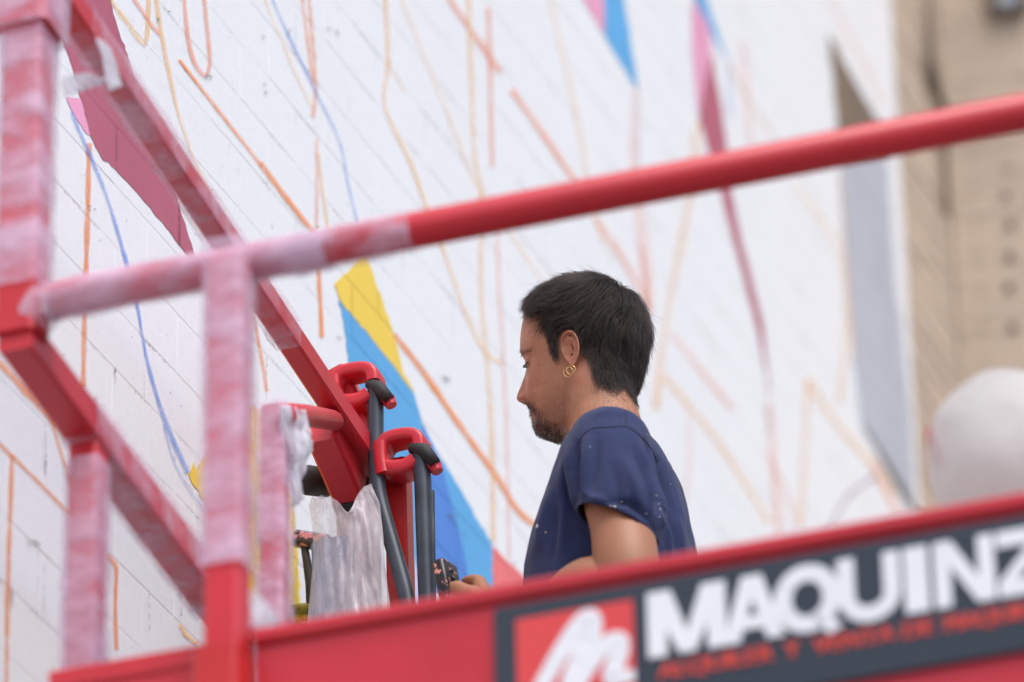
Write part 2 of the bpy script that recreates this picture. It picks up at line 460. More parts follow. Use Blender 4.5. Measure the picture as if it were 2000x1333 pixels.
def rough_edge(pts, amp=1.6, step=9, seed=0):
    """hand painted edge: resample and wobble (pixels of the photo)"""
    r = np.random.default_rng(seed); out = []
    for i in range(len(pts)):
        a = np.array(pts[i], float); b = np.array(pts[(i + 1) % len(pts)], float)
        L = np.linalg.norm(b - a); n = max(1, int(L / step)); nn = np.array([-(b - a)[1], (b - a)[0]]) / max(L, 1e-6)
        for k in range(n):
            out.append(tuple(a + (b - a) * k / n + nn * (r.normal(0, amp) if k else 0)))
    return out
def patch(name, px, mat, lift=0.0008, amp=0.8, seed=0, label=None):
    pts = [wall_sz(x, y) + (1.0,) for x, y in rough_edge(px, amp, 9, seed)]
    # split a concave outline into triangles so that clipping is clean
    from mathutils.geometry import tessellate_polygon
    tri = tessellate_polygon([[Vector((p[0], p[1], 0)) for p in pts]])
    o = lay_paint(name, [[pts[i] for i in t] for t in tri], mat, lift)
    if label: o['label'] = label
    return o

PC = {'maroon': (0.46, 0.120, 0.172), 'blue': (0.115, 0.40, 0.72), 'deepblue': (0.085, 0.235, 0.63), 'yellow': (0.88, 0.62, 0.09),
      'pink': (0.82, 0.36, 0.52), 'coral': (0.82, 0.19, 0.19), 'greyblue': (0.475, 0.495, 0.55), 'brown': (0.20, 0.15, 0.11), 'lilac': (0.62, 0.56, 0.74),
      'charcoal': (0.13, 0.11, 0.10)}
for k, c in PC.items(): M['p_' + k] = m_paint(k + '_mural_paint', c)
patch('paint_patch', [(95, 0), (212, -40), (220, 26), (244, 98), (271, 176), (312, 290), (348, 394), (352, 410), (383, 510), (396, 548), (370, 507), (330, 452), (270, 380), (212, 318), (200, 314), (176, 267), (158, 198), (140, 130), (80, -40)], M['p_maroon'], seed=1, label='large maroon mural shape')
patch('paint_patch', [(128, 190), (158, 194), (176, 265), (168, 262), (152, 238), (138, 214)], M['p_pink'], seed=2, label='pink sliver beside the large maroon shape')
patch('paint_patch', [(660, 586), (671, 633), (676, 684), (684, 715), (720, 800), (760, 880), (790, 950), (800, 1066), (812, 1110), (850, 1150), (962, 1152), (960, 1061), (931, 1015), (906, 970), (880, 925), (855, 888), (824, 827), (809, 772), (799, 755), (768, 713), (722, 656)], M['p_blue'], seed=3, label='long light blue mural shape')
patch('paint_patch', [(824, 827), (860, 903), (875, 959), (892, 1030), (906, 1082), (916, 1152), (850, 1160), (842, 1060), (838, 960), (832, 880)], M['p_deepblue'], 0.0012, seed=4, label='deep blue band within the light blue shape')
patch('paint_patch', [(652, 556), (682, 528), (700, 500), (714, 496), (722, 520), (745, 585), (768, 653), (786, 725), (809, 768), (799, 758), (768, 715), (722, 658), (664, 588)], M['p_yellow'], 0.0012, seed=5, label='yellow mural shape above the light blue one')
patch('paint_patch', [(367, 926), (378, 902), (386, 920), (396, 894), (412, 880), (440, 850), (490, 790), (507, 800), (545, 900), (572, 985), (582, 1090), (586, 1190), (570, 1260), (500, 1190), (450, 1080), (415, 1012)], M['p_yellow'], seed=6, amp=1.5, label='yellow mural shape behind the wrapped posts')
patch('paint_patch', [(963, 1066), (985, 1092), (1008, 1112), (1030, 1135), (1040, 1160), (962, 1160)], M['p_coral'], seed=7, label='coral mural shape')
patch('paint_patch', [(800, 1066), (812, 1110), (850, 1150), (840, 1190), (800, 1190), (785, 1100)], M['p_lilac'], 0.0013, seed=8)
patch('paint_patch', [(1178, -30), (1214, -30), (1218, 0), (1230, 70), (1238, 120), (1247, 180), (1226, 148), (1182, 75), (1178, 30)], M['p_blue'], seed=9, label='light blue spike at the top')
patch('paint_patch', [(1120, -30), (1179, -30), (1179, 68), (1160, 35), (1138, 0)], M['p_pink'], 0.0012, seed=10)
patch('paint_patch', [(1345, -30), (1372, -30), (1379, 0), (1400, 60), (1421, 124), (1394, 75), (1358, 2)], M['p_blue'], seed=11)
patch('paint_patch', [(1351, 0), (1358, 5), (1384, 50), (1388, 100), (1376, 165), (1364, 228), (1356, 150), (1351, 75)], M['p_pink'], 0.0011, seed=12)
patch('paint_patch', [(1388, 98), (1409, 210), (1421, 300), (1429, 380), (1449, 475), (1470, 555), (1490, 630), (1500, 740), (1505, 792), (1494, 720), (1474, 625), (1440, 500), (1410, 388), (1385, 300), (1364, 228), (1376, 165)], M['p_maroon'], seed=13, label='thin maroon spike')
patch('paint_patch', [(1616, 62), (1650, 125), (1706, 222), (1722, 255), (1732, 300), (1638, 305), (1634, 240), (1626, 150)], M['p_brown'], 0.0012, seed=14, label='grey brown wedge at the top of the pale strip')
patch('paint_patch', [(1638, 305), (1732, 300), (1742, 440), (1750, 560), (1764, 667), (1779, 817), (1786, 960), (1789, 1002), (1740, 930), (1684, 837), (1672, 760), (1654, 550), (1642, 380)], M['p_greyblue'], seed=15, label='pale grey blue strip near the end of the wall')
patch('paint_patch', [(1682, 828), (1700, 850), (1735, 905), (1775, 968), (1796, 1006), (1784, 1006), (1745, 948), (1715, 890)], M['p_charcoal'], 0.0013, seed=16)

def stroke(px, w, mat, lift=0.0016, seed=0):
    r = np.random.default_rng(seed); pts = [np.array(p, float) for p in px]
    ws = w if hasattr(w, '__len__') else [w] * len(pts)
    # Catmull-Rom resample
    out = []; wo = []
    for i in range(len(pts) - 1):
        p0, p1, p2, p3 = pts[max(i - 1, 0)], pts[i], pts[i + 1], pts[min(i + 2, len(pts) - 1)]
        n = max(2, int(np.linalg.norm(p2 - p1) / 22))
        for k in range(n):
            t = k / n
            out.append(0.5 * (2 * p1 + (p2 - p0) * t + (2 * p0 - 5 * p1 + 4 * p2 - p3) * t * t + (3 * p1 - p0 - 3 * p2 + p3) * t ** 3)); wo.append(ws[i] + (ws[i + 1] - ws[i]) * t)
    out.append(pts[-1]); wo.append(ws[-1])
    L = []
    for i, p in enumerate(out):
        d = out[min(i + 1, len(out) - 1)] - out[max(i - 1, 0)]; d /= np.linalg.norm(d); n = np.array([-d[1], d[0]])
        w_ = wo[i] * (1 + r.normal(0, 0.10)) / 2 * 1.15
        L.append([p + n * w_ * q + n * r.normal(0, 0.25) for q in (-1, -0.55, 0, 0.55, 1)])
    cv = [0.12, 1.0, 1.0, 1.0, 0.12]
    polys = []
    G = [[wall_sz(*q) + (cv[j],) for j, q in enumerate(row)] for row in L]
    for i in range(len(G) - 1):
        for j in range(4): polys.append([G[i][j], G[i][j + 1], G[i + 1][j + 1], G[i + 1][j]])
    return lay_paint('sketch_line', polys, mat, lift)

OR = (0.92, 0.32, 0.11); SA = (0.92, 0.40, 0.27); YO = (0.94, 0.57, 0.26); BL = (0.20, 0.34, 0.80); PK = (0.86, 0.40, 0.36); PU = (0.42, 0.25, 0.36)
ML = {}
def lm(c, a):
    a = min(.95, a * 1.3)
    k = (c, a)
    if k not in ML: ML[k] = m_line('line_%d' % len(ML), c, a)
    return ML[k]
LINES = [
 ([(173, 280), (170, 420), (166, 560), (163, 660), (162, 755)], 10, OR, .85),
 ([(-20, 690), (0, 712), (83, 801), (140, 863), (218, 947), (290, 1027), (353, 1097), (420, 1180)], [12, 13, 13, 13, 14, 15, 15, 14], OR, .85),
 ([(-10, 860), (70, 938), (137, 1007), (180, 1050)], 8, OR, .6),
 ([(22, 888), (19, 1000), (14, 1150), (12, 1300), (11, 1360)], 9, OR, .6),
 ([(70, 735), (78, 765), (107, 848), (139, 957), (160, 1020)], 6, OR, .55),
 ([(208, 1083), (218, 1096), (226, 1112), (224, 1180), (226, 1270)], [10, 12, 8, 8, 8], OR, .6),
 ([(349, 117), (430, 222), (511, 326)], [5, 6, 7], OR, .7),
 ([(507, 318), (560, 390), (618, 462)], [12, 11, 10], OR, .75),
 ([(768, 653), (824, 725), (901, 837), (967, 929), (1008, 995), (1038, 1022), (1060, 1035)], 11, OR, .75),
 ([(620, 500), (623, 560), (628, 660)], 9, OR, .8),
 ([(490, 600), (508, 690), (520, 765)], 7, OR, .5),
 ([(350, 1220), (362, 1240), (385, 1258)], 8, YO, .7),
 ([(205, -20), (220, 8), (252, 50), (281, 88), (288, 40), (289, -20)], 10, YO, .5),
 ([(255, -10), (285, 35), (311, 68)], 6, SA, .6),
 ([(303, -10), (314, 64), (329, 142), (347, 221), (378, 311), (410, 375)], [9, 9, 8, 6, 4, 3], YO, .5),
 ([(358, -10), (362, 40), (370, 98), (385, 135), (400, 147), (409, 124), (404, 60), (396, -10)], 8, SA, .55),
 ([(512, -10), (539, 56), (572, 135), (608, 212)], 5, YO, .35),
 ([(588, -10), (599, 75), (610, 165)], 7, OR, .42), ([(602, -10), (612, 112), (615, 180), (609, 230)], 7, OR, .45),
 ([(617, 270), (618, 330), (617, 450)], 8, SA, .35), ([(621, 300), (628, 370), (641, 455)], 6, YO, .4),
 ([(526, -14), (531, 0), (563, 71), (614, 176), (662, 277), (674, 337), (698, 442)], 4.5, BL, .55),
 ([(138, 218), (144, 234), (171, 296), (198, 358), (223, 433), (249, 526), (268, 604), (276, 655), (291, 723), (317, 811), (340, 868), (366, 925)], [4, 6, 7, 6, 6, 8, 5.5, 5, 6, 8, 11, 9], BL, .62),
 ([(318, 830), (340, 905), (372, 962), (400, 1000)], 3.5, BL, .5),
 ([(750, -10), (757, 118), (750, 206), (801, 319), (834, 412), (864, 487), (906, 607), (947, 689), (980, 709)], [8, 8, 7, 7, 7, 7, 7, 7, 6], YO, .55),
 ([(757, 118), (790, 180)], 5, YO, .3),
 ([(870, -10), (918, 59), (977, 143)], 10, SA, .55), ([(998, 176), (1061, 265), (1129, 366)], 11, SA, .6), ([(1160, 425), (1215, 505), (1272, 610)], 12, SA, .4),
 ([(952, 15), (956, 139), (960, 328)], 9, SA, .5), ([(969, 440), (973, 560), (982, 709), (988, 847), (993, 1092)], 8, SA, .3),
 ([(914, -10), (920, 181), (927, 319), (939, 378), (937, 560), (947, 674), (959, 847), (962, 1061)], [9, 9, 9, 9, 10, 10, 11, 10], YO, .42),
 ([(1070, -10), (1107, 147), (1137, 294), (1148, 370), (1180, 480)], 10, YO, .25),
 ([(778, -10), (839, 139), (881, 244), (931, 366), (994, 454), (1065, 560)], 8, YO, .28),
 ([(1242, 170), (1238, 320), (1255, 480), (1268, 600)], [10, 22, 24, 16], SA, .3),
 ([(1252, 480), (1262, 560), (1264, 620)], 12, SA, .4),
 ([(1362, 240), (1345, 390), (1312, 560), (1290, 690), (1280, 800)], 14, YO, .32),
 ([(1295, 735), (1400, 862), (1500, 1020)], 12, YO, .4), ([(1310, 650), (1360, 715), (1430, 800)], 12, SA, .3),
 ([(1502, 790), (1512, 950), (1520, 1050)], 13, SA, .35),
 ([(1450, 80), (1461, 240), (1470, 290)], 12, SA, .25), ([(1420, 125), (1470, 210), (1510, 270)], 9, YO, .25), ([(1550, 360), (1610, 440), (1642, 500), (1652, 600), (1648, 700), (1635, 790)], 10, YO, .32),
 ([(1577, 740), (1570, 880), (1562, 1030)], 11, YO, .35), ([(1577, 742), (1625, 818), (1700, 905), (1745, 965)], 11, YO, .4), ([(1500, 890), (1540, 980), (1560, 1030)], 9, SA, .25),
 ([(1618, 1035), (1650, 975), (1680, 948), (1708, 932)], 8, PU, .55), ([(1703, 900), (1716, 930), (1745, 990), (1755, 1010)], 10, OR, .5),
 ([(1615, -10), (1680, 115), (1725, 205)], 9, SA, .25), ([(1640, 60), (1642, 240)], 5, YO, .2), ([(1640, 340), (1655, 560), (1668, 700)], 7, YO, .4),
 ([(1500, 792), (1500, 850)], 9, PU, .25), ([(1340, 790), (1345, 900), (1330, 1020)], 9, SA, .15), ([(1422, 120), (1425, 230)], 10, BL, .2),
 ([(1240, 190), (1246, 330)], 9, BL, .14),
]
for i, (p, w, c, a) in enumerate(LINES): stroke(p, w, lm(c, a), 0.0014 + 0.00002 * i, seed=i)

# chips and scuffs where older paint shows
SC = [(865, 738, 26, 9), (562, 68, 6, 16), (512, 72, 10, 8), (515, 165, 9, 6), (516, 182, 8, 12), (650, 63, 20, 8), (178, 411, 10, 5), (62, 1062, 30, 10), (617, 442, 5, 16), (20, 1172, 5, 50),
      (115, 792, 40, 7), (85, 905, 4, 50), (350, 1150, 4, 60), (172, 405, 8, 6), (222, 725, 5, 14), (305, 40, 9, 7), (404, 150, 14, 10), (330, 25, 8, 6), (880, 1010, 22, 5), (1005, 1100, 12, 5), (660, 660, 16, 5), (720, 800, 12, 4)]
polys = []
for x, y, a, b in SC:
    for q in range(3):
        ox, oy = rng.normal(0, a * 0.25), rng.normal(0, b * 0.25); n = 9
        tilt = 0.8 if a > b else 0.0
        pts = []
        for k in range(n):
            t = 2 * math.pi * k / n; rr = rng.uniform(0.35, 1.0) * 0.42
            ex, ey = a * rr * math.cos(t), b * rr * math.sin(t)
            pts.append(wall_sz(x + ox + ex * math.cos(tilt) - ey * math.sin(tilt), y + oy + ex * math.sin(tilt) + ey * math.cos(tilt)) + (1.0,))
        c = (sum(p[0] for p in pts) / n, sum(p[1] for p in pts) / n, 1.0)
        for k in range(n): polys.append([c, pts[k], pts[(k + 1) % n]])
o = lay_paint('scuff_marks', polys, m_line('dark_scuff', (0.20, 0.17, 0.17), 0.55, 220), 0.0027); o['kind'] = 'stuff'
# thin cracks that stay open in the painted joints
polys = []
for x0, y0, x1, y1, w in [(225, 250, 225, 312, 2.6), (348, 396, 349, 482, 2.6), (85, 830, 87, 930, 2.2), (350, 1110, 351, 1205, 2.2), (222, 720, 223, 750, 2.6), (83, 1095, 83, 1200, 1.2), (288, 1160, 289, 1240, 1.0), (400, 985, 352, 935, 2.0), (850, 880, 900, 950, 1.6), (875, 1010, 908, 1050, 3.0), (780, 815, 800, 835, 2.0)]:
    n = 14
    for k in range(n):
        if rng.random() < 0.3: continue
        a = wall_sz(x0 + (x1 - x0) * k / n, y0 + (y1 - y0) * k / n); b = wall_sz(x0 + (x1 - x0) * (k + .85) / n, y0 + (y1 - y0) * (k + .85) / n)
        h = w / 2 * 0.0021 * rng.uniform(0.6, 1.3)
        if abs(x1 - x0) < 5: polys.append([(a[0] - h, a[1], 1), (a[0] + h, a[1], 1), (b[0] + h, b[1], 1), (b[0] - h, b[1], 1)])
        else: polys.append([(a[0], a[1] - h / 2, 1), (b[0], b[1] - h / 2, 1), (b[0], b[1] + h / 2, 1), (a[0], a[1] + h / 2, 1)])
o = lay_paint('joint_cracks', polys, m_line('crack_shade', (0.13, 0.08, 0.09), 0.6, 260), 0.0030); o['kind'] = 'stuff'

# ---------------------------------------------------------------- bare brick building beyond the painted part
bld = empty('brick_building', wall_pt(S_END + 0.4, 0), 'bare beige brick building standing beyond the end of the white mural wall', 'building'); bld['kind'] = 'thing'
S_C = None
# inner corner where the return wall starts
for s_ in np.arange(S_END, S_END + 3, 0.01):
    x, y, _ = proj(wall_pt(s_, 1.6 + 12.5 * 0.55, -0.03))
    if x > 1868: S_C = s_; break
def bpt(s, z, n=0.0): return wall_pt(s, z, n - 0.03)
lay_bricks(bld, bpt, WD, WN, S_END + 0.004, S_C, 0.0, Z_TOP, ROW_Z, 0.052, 0.26, 0.0, M['beige'], 0.04, 150, 0.0022, vis=(1740, 2030, -20, 1000))
mb = MB(); a_, b_ = S_END + 0.003, S_C + 0.2
P = [bpt(a_, 0, -0.004), bpt(b_, 0, -0.004), bpt(b_, Z_TOP, -0.004), bpt(a_, Z_TOP, -0.004)]; Q = [bpt(a_, 0, -0.3), bpt(b_, 0, -0.3), bpt(b_, Z_TOP, -0.3), bpt(a_, Z_TOP, -0.3)]
mb.add(P + Q, [(0, 1, 2, 3), (7, 6, 5, 4), (0, 4, 5, 1), (1, 5, 6, 2), (2, 6, 7, 3), (3, 7, 4, 0)]); mb.build('side_mortar', M['beige_joint'], bld)
AR = math.radians(97); RD = np.array([math.sin(AR), math.cos(AR), 0]); RN = np.array([math.cos(AR), -math.sin(AR), 0.0])
if RN[1] > 0: RN = -RN
C0 = wall_pt(S_C, 0, -0.03)
def rpt(s, z, n=0.0):
    p = C0 + RD * s + RN * n; return np.array([p[0], p[1], z])
def r_sz(px, py):
    P_ = on_plane(px, py, RN, C0); return (P_ - C0) @ RD, P_[2]
lay_bricks(bld, rpt, RD, RN, 0.0, 3.0, 0.0, Z_TOP, ROW_Z + 0.02, 0.046, 0.25, 0.06, M['beige'], 0.04, 140, 0.002, vis=(1860, 2030, -20, 1000))
mb = MB()
P = [rpt(0, 0, -0.004), rpt(3, 0, -0.004), rpt(3, Z_TOP, -0.004), rpt(0, Z_TOP, -0.004)]; Q = [rpt(0, 0, -0.3), rpt(3, 0, -0.3), rpt(3, Z_TOP, -0.3), rpt(0, Z_TOP, -0.3)]
mb.add(P + Q, [(0, 1, 2, 3), (7, 6, 5, 4), (0, 4, 5, 1), (1, 5, 6, 2), (2, 6, 7, 3), (3, 7, 4, 0)]); mb.build('front_mortar', M['beige_joint'], bld)
# window with a grey pane in the top corner
s0, z0 = r_sz(1940, 32); s1, z1 = r_sz(1998, -60)
mb = MB()
for (p, q, w_) in ((rpt(s0, z0, .012), rpt(s1, z0, .012), .014), (rpt(s0, z1, .012), rpt(s1, z1, .012), .014)):
    mb.bar(p, q, w_, .05, (0, 0, 1))
mb.bar(rpt(s0, z0 + .008, .012), rpt(s0, z1 - .008, .012), .014, .05, RD); mb.bar(rpt(s1, z0 + .008, .012), rpt(s1, z1 - .008, .012), .02, .05, RD)
win = mb.build('window', m_plain('brown_frame', (0.16, 0.13, 0.11), 0.7), bld)
mb = MB(); mb.bar(rpt(s0 + .016, (z0 + z1) / 2, .008), rpt(s1 - .016, (z0 + z1) / 2, .008), abs(z1 - z0) - .03, .02, (0, 0, 1)); mb.build('pane', M['pane'], win)
# column of small dark vents
me_v = None
for y in (322, 384, 441, 503, 562, 640):
    s_, z_ = r_sz(1968 + (y - 300) * 0.03 + rng.normal(0, 2), y)
    mb = MB(); mb.bar(rpt(s_ - .009, z_, .003), rpt(s_ + .009, z_, .003), .022, .008, (0, 0, 1), .002)
    mb.build('vent', m_plain('vent_shade', (0.44, 0.35, 0.27), 0.9) if me_v is None else me_v, bld); me_v = bld.children[-1].data.materials[0]
# rusty drain pipe in the corner
pp = [(1815, -40), (1816, 60), (1818, 120), (1826, 175), (1842, 212), (1846, 300), (1850, 420)]
pts = []
for x, y in pp:
    P_ = on_plane(x, y, WN, wall_pt(0, 0, -0.01)); pts.append(P_)
mb = MB(); mb.tube(pts, [0.006, 0.007, 0.011, 0.014, 0.012, .007, .006], 10)
o = mb.build('pipe', m_plain('dark_pipe', (0.12, 0.085, 0.06), 0.7), bld, True)
# ================================================================== LIFT BASKET
AE = math.radians(18.65)
EU = np.array([math.cos(AE), -math.sin(AE), 0.0]); EV = np.array([math.sin(AE), math.cos(AE), 0.0]); EW = np.array([0, 0, 1.0])
R0 = CAM + ray(1100, 392) * 7.8
def B(u, v, w): return R0 + EU * u + EV * v + EW * w
def bp(px, py, v=0.0):
    """point of the plane v = const of the basket seen at a pixel of the photo"""
    return on_plane(px, py, EV, R0 + EV * v)
def buw(px, py, v=0.0):
    d = bp(px, py, v) - R0; return d @ EU, d @ EW
basket = empty('lift_basket', B(0.2, 0.6, -1.16), 'red steel lift basket with rails partly wrapped in cling film and a dark sign board', 'lift basket')
RD_ = M['red']
def wrap_tube(pts, r, n=16, seed=0, amp=0.0016, step=0.02):
    """film wound round a tube: a slightly larger creased sleeve"""
    r_ = np.random.default_rng(seed); P_ = []
    for i in range(len(pts) - 1):
        a, b = np.asarray(pts[i], float), np.asarray(pts[i + 1], float); k = max(2, int(np.linalg.norm(b - a) / step))
        P_ += [a + (b - a) * j / k for j in range(k)]
    P_.append(np.asarray(pts[-1], float))
    mb = MB(); mb.tube(P_, [r + abs(r_.normal(0, amp)) for _ in P_], n, cap=False)
    mb.v = [tuple(np.array(q) + r_.normal(0, amp * 0.5, 3)) for q in mb.v]
    return mb
def wrap_bar(p0, p1, w, h, side, seed=0, gap=0.004, step=0.03):
    r_ = np.random.default_rng(seed); p0 = np.asarray(p0, float); p1 = np.asarray(p1, float)
    L = np.linalg.norm(p1 - p0); k = max(3, int(L / step)); d = (p1 - p0) / L
    a = np.asarray(side, float); a = a - d * (a @ d); a /= np.linalg.norm(a); b = np.cross(d, a)
    mb = MB(); rings = []
    for i in range(k + 1):
        c = p0 + d * (L * i / k); W, H = w / 2 + gap, h / 2 + gap; ring = []
        for x, y in [(-1, -.93), (-.93, -1), (-.3, -1), (.3, -1), (.93, -1), (1, -.93), (1, -.3), (1, .3), (1, .93), (.93, 1), (.3, 1), (-.3, 1), (-.93, 1), (-1, .93), (-1, .3), (-1, -.3)]:
            e = r_.normal(0, 0.0007)
            ring.append(c + a * (x * (W + e)) + b * (y * (H + e)))
        rings.append(ring)
    mb.loft(rings, cap=False)
    return mb

# ---- near side: long top rail
uA = -0.735
rail_pts = [B(-0.752, 0, -0.045), B(-0.748, 0, -0.018), B(-0.735, 0, -0.005), B(-0.70, 0, 0.0), B(1.35, 0, -0.006)]
mb = MB(); mb.tube(rail_pts, 0.0245, 24); mb.build('top_rail', RD_, basket, True)
# near corner post and its upper elbow
mb = MB(); mb.bar(B(-0.765, 0.0, -0.05), B(-0.765, 0.0, 0.49), 0.056, 0.056, EU, .006); mb.build('corner_post', RD_, basket)
mb = MB(); mb.bar(B(-0.765, 0.0, 0.435), B(-0.765, 0.0, 0.56), 0.078, 0.078, EU, .012); mb.build('corner_collar', RD_, basket)
# left end: upper and lower square rails running back beside the wall
e_u = -0.765
top0, top1 = B(e_u + .024, 0.03, 0.527), B(e_u + .012, 1.42, 0.430)
mid0, mid1 = B(e_u, -0.02, -0.052), B(e_u, 1.42, -0.155)
mb = MB(); mb.bar(top0, top1, 0.034, 0.039, EU, .004); mb.build('end_rail', RD_, basket)
mb = MB(); mb.bar(mid0, mid1, 0.048, 0.052, EU, .004); mb.build('end_rail', RD_, basket)
# posts
pl_u, _ = buw(447, 700, -0.03)
mb = MB(); mb.bar(B(pl_u, -0.03, -0.02), B(pl_u, -0.03, -0.62), 0.048, 0.048, EU, .005); mb.build('near_post', RD_, basket)
mb = MB(); mb.bar(B(pl_u, -0.045, -0.60), B(pl_u, -0.045, -1.16), 0.060, 0.060, EU, .005); mb.build('post_sleeve', M['redbright'], basket)
mb = MB(); mb.bar(B(e_u, 0.235, -0.085), B(e_u, 0.235, -1.10), 0.042, 0.046, EU, .005); mb.build('end_post', RD_, basket)
V5 = 0.62
u5, w5 = buw(537, 800, V5)
mb = MB(); mb.bar(B(u5, V5, w5), B(u5, V5, -1.12), 0.034, 0.036, EU, .006); mb.build('inner_post', RD_, basket)
# a knee that ties the inner post to the end rail
a_ = bp(540, 812, V5); b_ = bp(655, 822, V5 + .55)
mb = MB(); mb.tube([a_ + EW * -.02, a_ + EW * -.002 + EU * .006, (a_ + b_) / 2 + EW * .004, b_], [.020, .020, .017, .016], 14); mb.build('post_elbow', RD_, basket, True)

# ---- near side: kick panels, floor and the far frame
mb = MB(); mb.bar(B(-0.715, 0.02, -0.566), B(pl_u - .028, 0.02, -0.566), 0.03, 0.03, EV, .004)
mb.bar(B(-0.74, 0.016, -0.76), B(pl_u - .028, 0.016, -0.76), 0.012, 0.37, EV, .002); mb.build('kick_panel', M['red'], basket)
PT = buw(1500, 1066, 0.0)[1]
PL = buw(530, 1228, 0.0)
mb = MB()
u0p, u1p = pl_u + .033, 1.35
mb.bar(B(u0p, 0.0, PT - .011), B(u1p, 0.0, PT - .011), 0.05, 0.022, EV, .005)
mb.bar(B(u0p, 0.0, PT - .022 - .26), B(u1p, 0.0, PT - .022 - .26), 0.030, 0.52, EV, .003)
mb.build('side_panel', M['red'], basket)
mb = MB(); mb.bar(B(-0.77, 0.9, -1.15), B(1.35, 0.9, -1.15), 1.8, 0.04, EV, .004); mb.build('platform_floor', M['steel'], basket)
mb = MB(); mb.bar(B(0.35, 0.95, -1.17), B(0.35, 0.95, -2.4), 0.2, 0.2, EU, .02); mb.bar(B(0.35, 0.95, -2.4), B(0.9, 0.7, -(R0[2])), 0.28, 0.28, EU, .02); mb.build('boom', M['red'], basket)
# near side right-hand corner post outside the frame
mb = MB(); mb.bar(B(1.36, 0, 0.02), B(1.36, 0, -1.14), 0.05, 0.05, EU, .005); mb.build('corner_post', RD_, basket)

# ---- sign board fixed to the panel
SV = -0.019
b0u, b0w = buw(966, 1192, SV); b1u, b1w = buw(2000, 1008, SV)
bl_u, bl_w = buw(1770, 1312, SV)
print('sign', b0u, b0w, b1w, bl_w)
top_w = (b0w + b1w) / 2; bot_w = buw(2000, 1237, SV)[1]
bot_w = min(bot_w, bl_w)
sign_o = MB(); sign_o.bar(B(b0u, SV, (top_w + bot_w) / 2), B(1.30, SV, (top_w + bot_w) / 2), 0.008, top_w - bot_w, EV, .001)
sign_o = sign_o.build('sign_board', M['navy_panel'], basket); sign_o['label'] = 'dark sign board with white and red lettering'
SF = SV - 0.004
def sflat(px, py, n=0.0):
    u, w = buw(px, py, SF); return u, w
def plate(name, polys, mat, th, parent):
    """flat vinyl shapes given as (u,w) polygons, th proud of the board"""
    mb = MB()
    for ip, poly in enumerate(polys):
        n = len(poly); tq = th + (ip % 6) * .00013
        fr = [B(u, SF - tq, w) for u, w in poly]; bk = [B(u, SF + .0005 + (ip % 6) * .00013, w) for u, w in poly]
        mb.add(fr + bk, [tuple(range(n))] + [tuple(range(n, 2 * n))[::-1]] + [(i, n + i, n + (i + 1) % n, (i + 1) % n) for i in range(n)])
    o = mb.build(name, mat, parent); o.data.update(); return o
lu0, lw1 = sflat(1008, 1212); lu1, lw1b = sflat(1236, 1172)
lw_t = (lw1 + lw1b) / 2; lw_b = bot_w + .012
plate('logo_square', [[(lu0, lw_b), (lu1, lw_b), (lu1, lw_t), (lu0, lw_t)]], M['sign_red'], .0012, sign_o)
def brush(px, ws, n=7):
    pts = [np.array(sflat(x, y)) for x, y in px]; out = []; wo = []
    for i in range(len(pts) - 1):
        p0, p1, p2, p3 = pts[max(i - 1, 0)], pts[i], pts[i + 1], pts[min(i + 2, len(pts) - 1)]
        for k in range(n):
            t = k / n; out.append(0.5 * (2 * p1 + (p2 - p0) * t + (2 * p0 - 5 * p1 + 4 * p2 - p3) * t * t + (3 * p1 - p0 - 3 * p2 + p3) * t ** 3)); wo.append(ws[i] + (ws[i + 1] - ws[i]) * t)
    out.append(pts[-1]); wo.append(ws[-1]); q = []; s_ = 0.00067
    for i, p in enumerate(out):
        d = out[min(i + 1, len(out) - 1)] - out[max(i - 1, 0)]; d /= np.linalg.norm(d); nn = np.array([-d[1], d[0]]) * wo[i] * s_ / 2
        q.append((p + nn, p - nn))
    return [[tuple(q[i][0]), tuple(q[i][1]), tuple(q[i + 1][1]), tuple(q[i + 1][0])] for i in range(len(q) - 1)]
def clipu(polys):
    out = []
    for p in polys:
        c = clip([(a, b, 0) for a, b in p], (lu0 + .002, lw_b + .002), (lu1 - .0, lw_t - .002))
        if len(c) >= 3: out.append([(a, b) for a, b, _ in c])
    return out
plate('logo_mark', clipu(brush([(1040, 1375), (1072, 1318), (1108, 1258), (1140, 1215), (1158, 1210), (1155, 1240), (1135, 1290), (1118, 1335), (1112, 1368)], [26, 34, 38, 40, 34, 40, 44, 44, 40])), M['sign_white'], .0022, sign_o)
plate('logo_mark', clipu(brush([(1112, 1368), (1140, 1320), (1170, 1275), (1195, 1255), (1213, 1254), (1210, 1280), (1198, 1315), (1200, 1328), (1250, 1318)], [30, 34, 38, 38, 32, 38, 40, 30, 22])), M['sign_white'], .0026, sign_o)
def glyph(ch):
    cu = bpy.data.curves.new('lettering', 'FONT'); cu.body = ch; cu.size = 1.0; cu.offset = 0.0
    o = bpy.data.objects.new('lettering', cu); COL.objects.link(o)
    dg = bpy.context.evaluated_depsgraph_get(); me = bpy.data.meshes.new_from_object(o.evaluated_get(dg))
    bpy.data.objects.remove(o); bpy.data.curves.remove(cu)
    v = np.array([q.co[:2] for q in me.vertices]); f = [tuple(p.vertices) for p in me.polygons]
    bpy.data.meshes.remove(me)
    return v, f
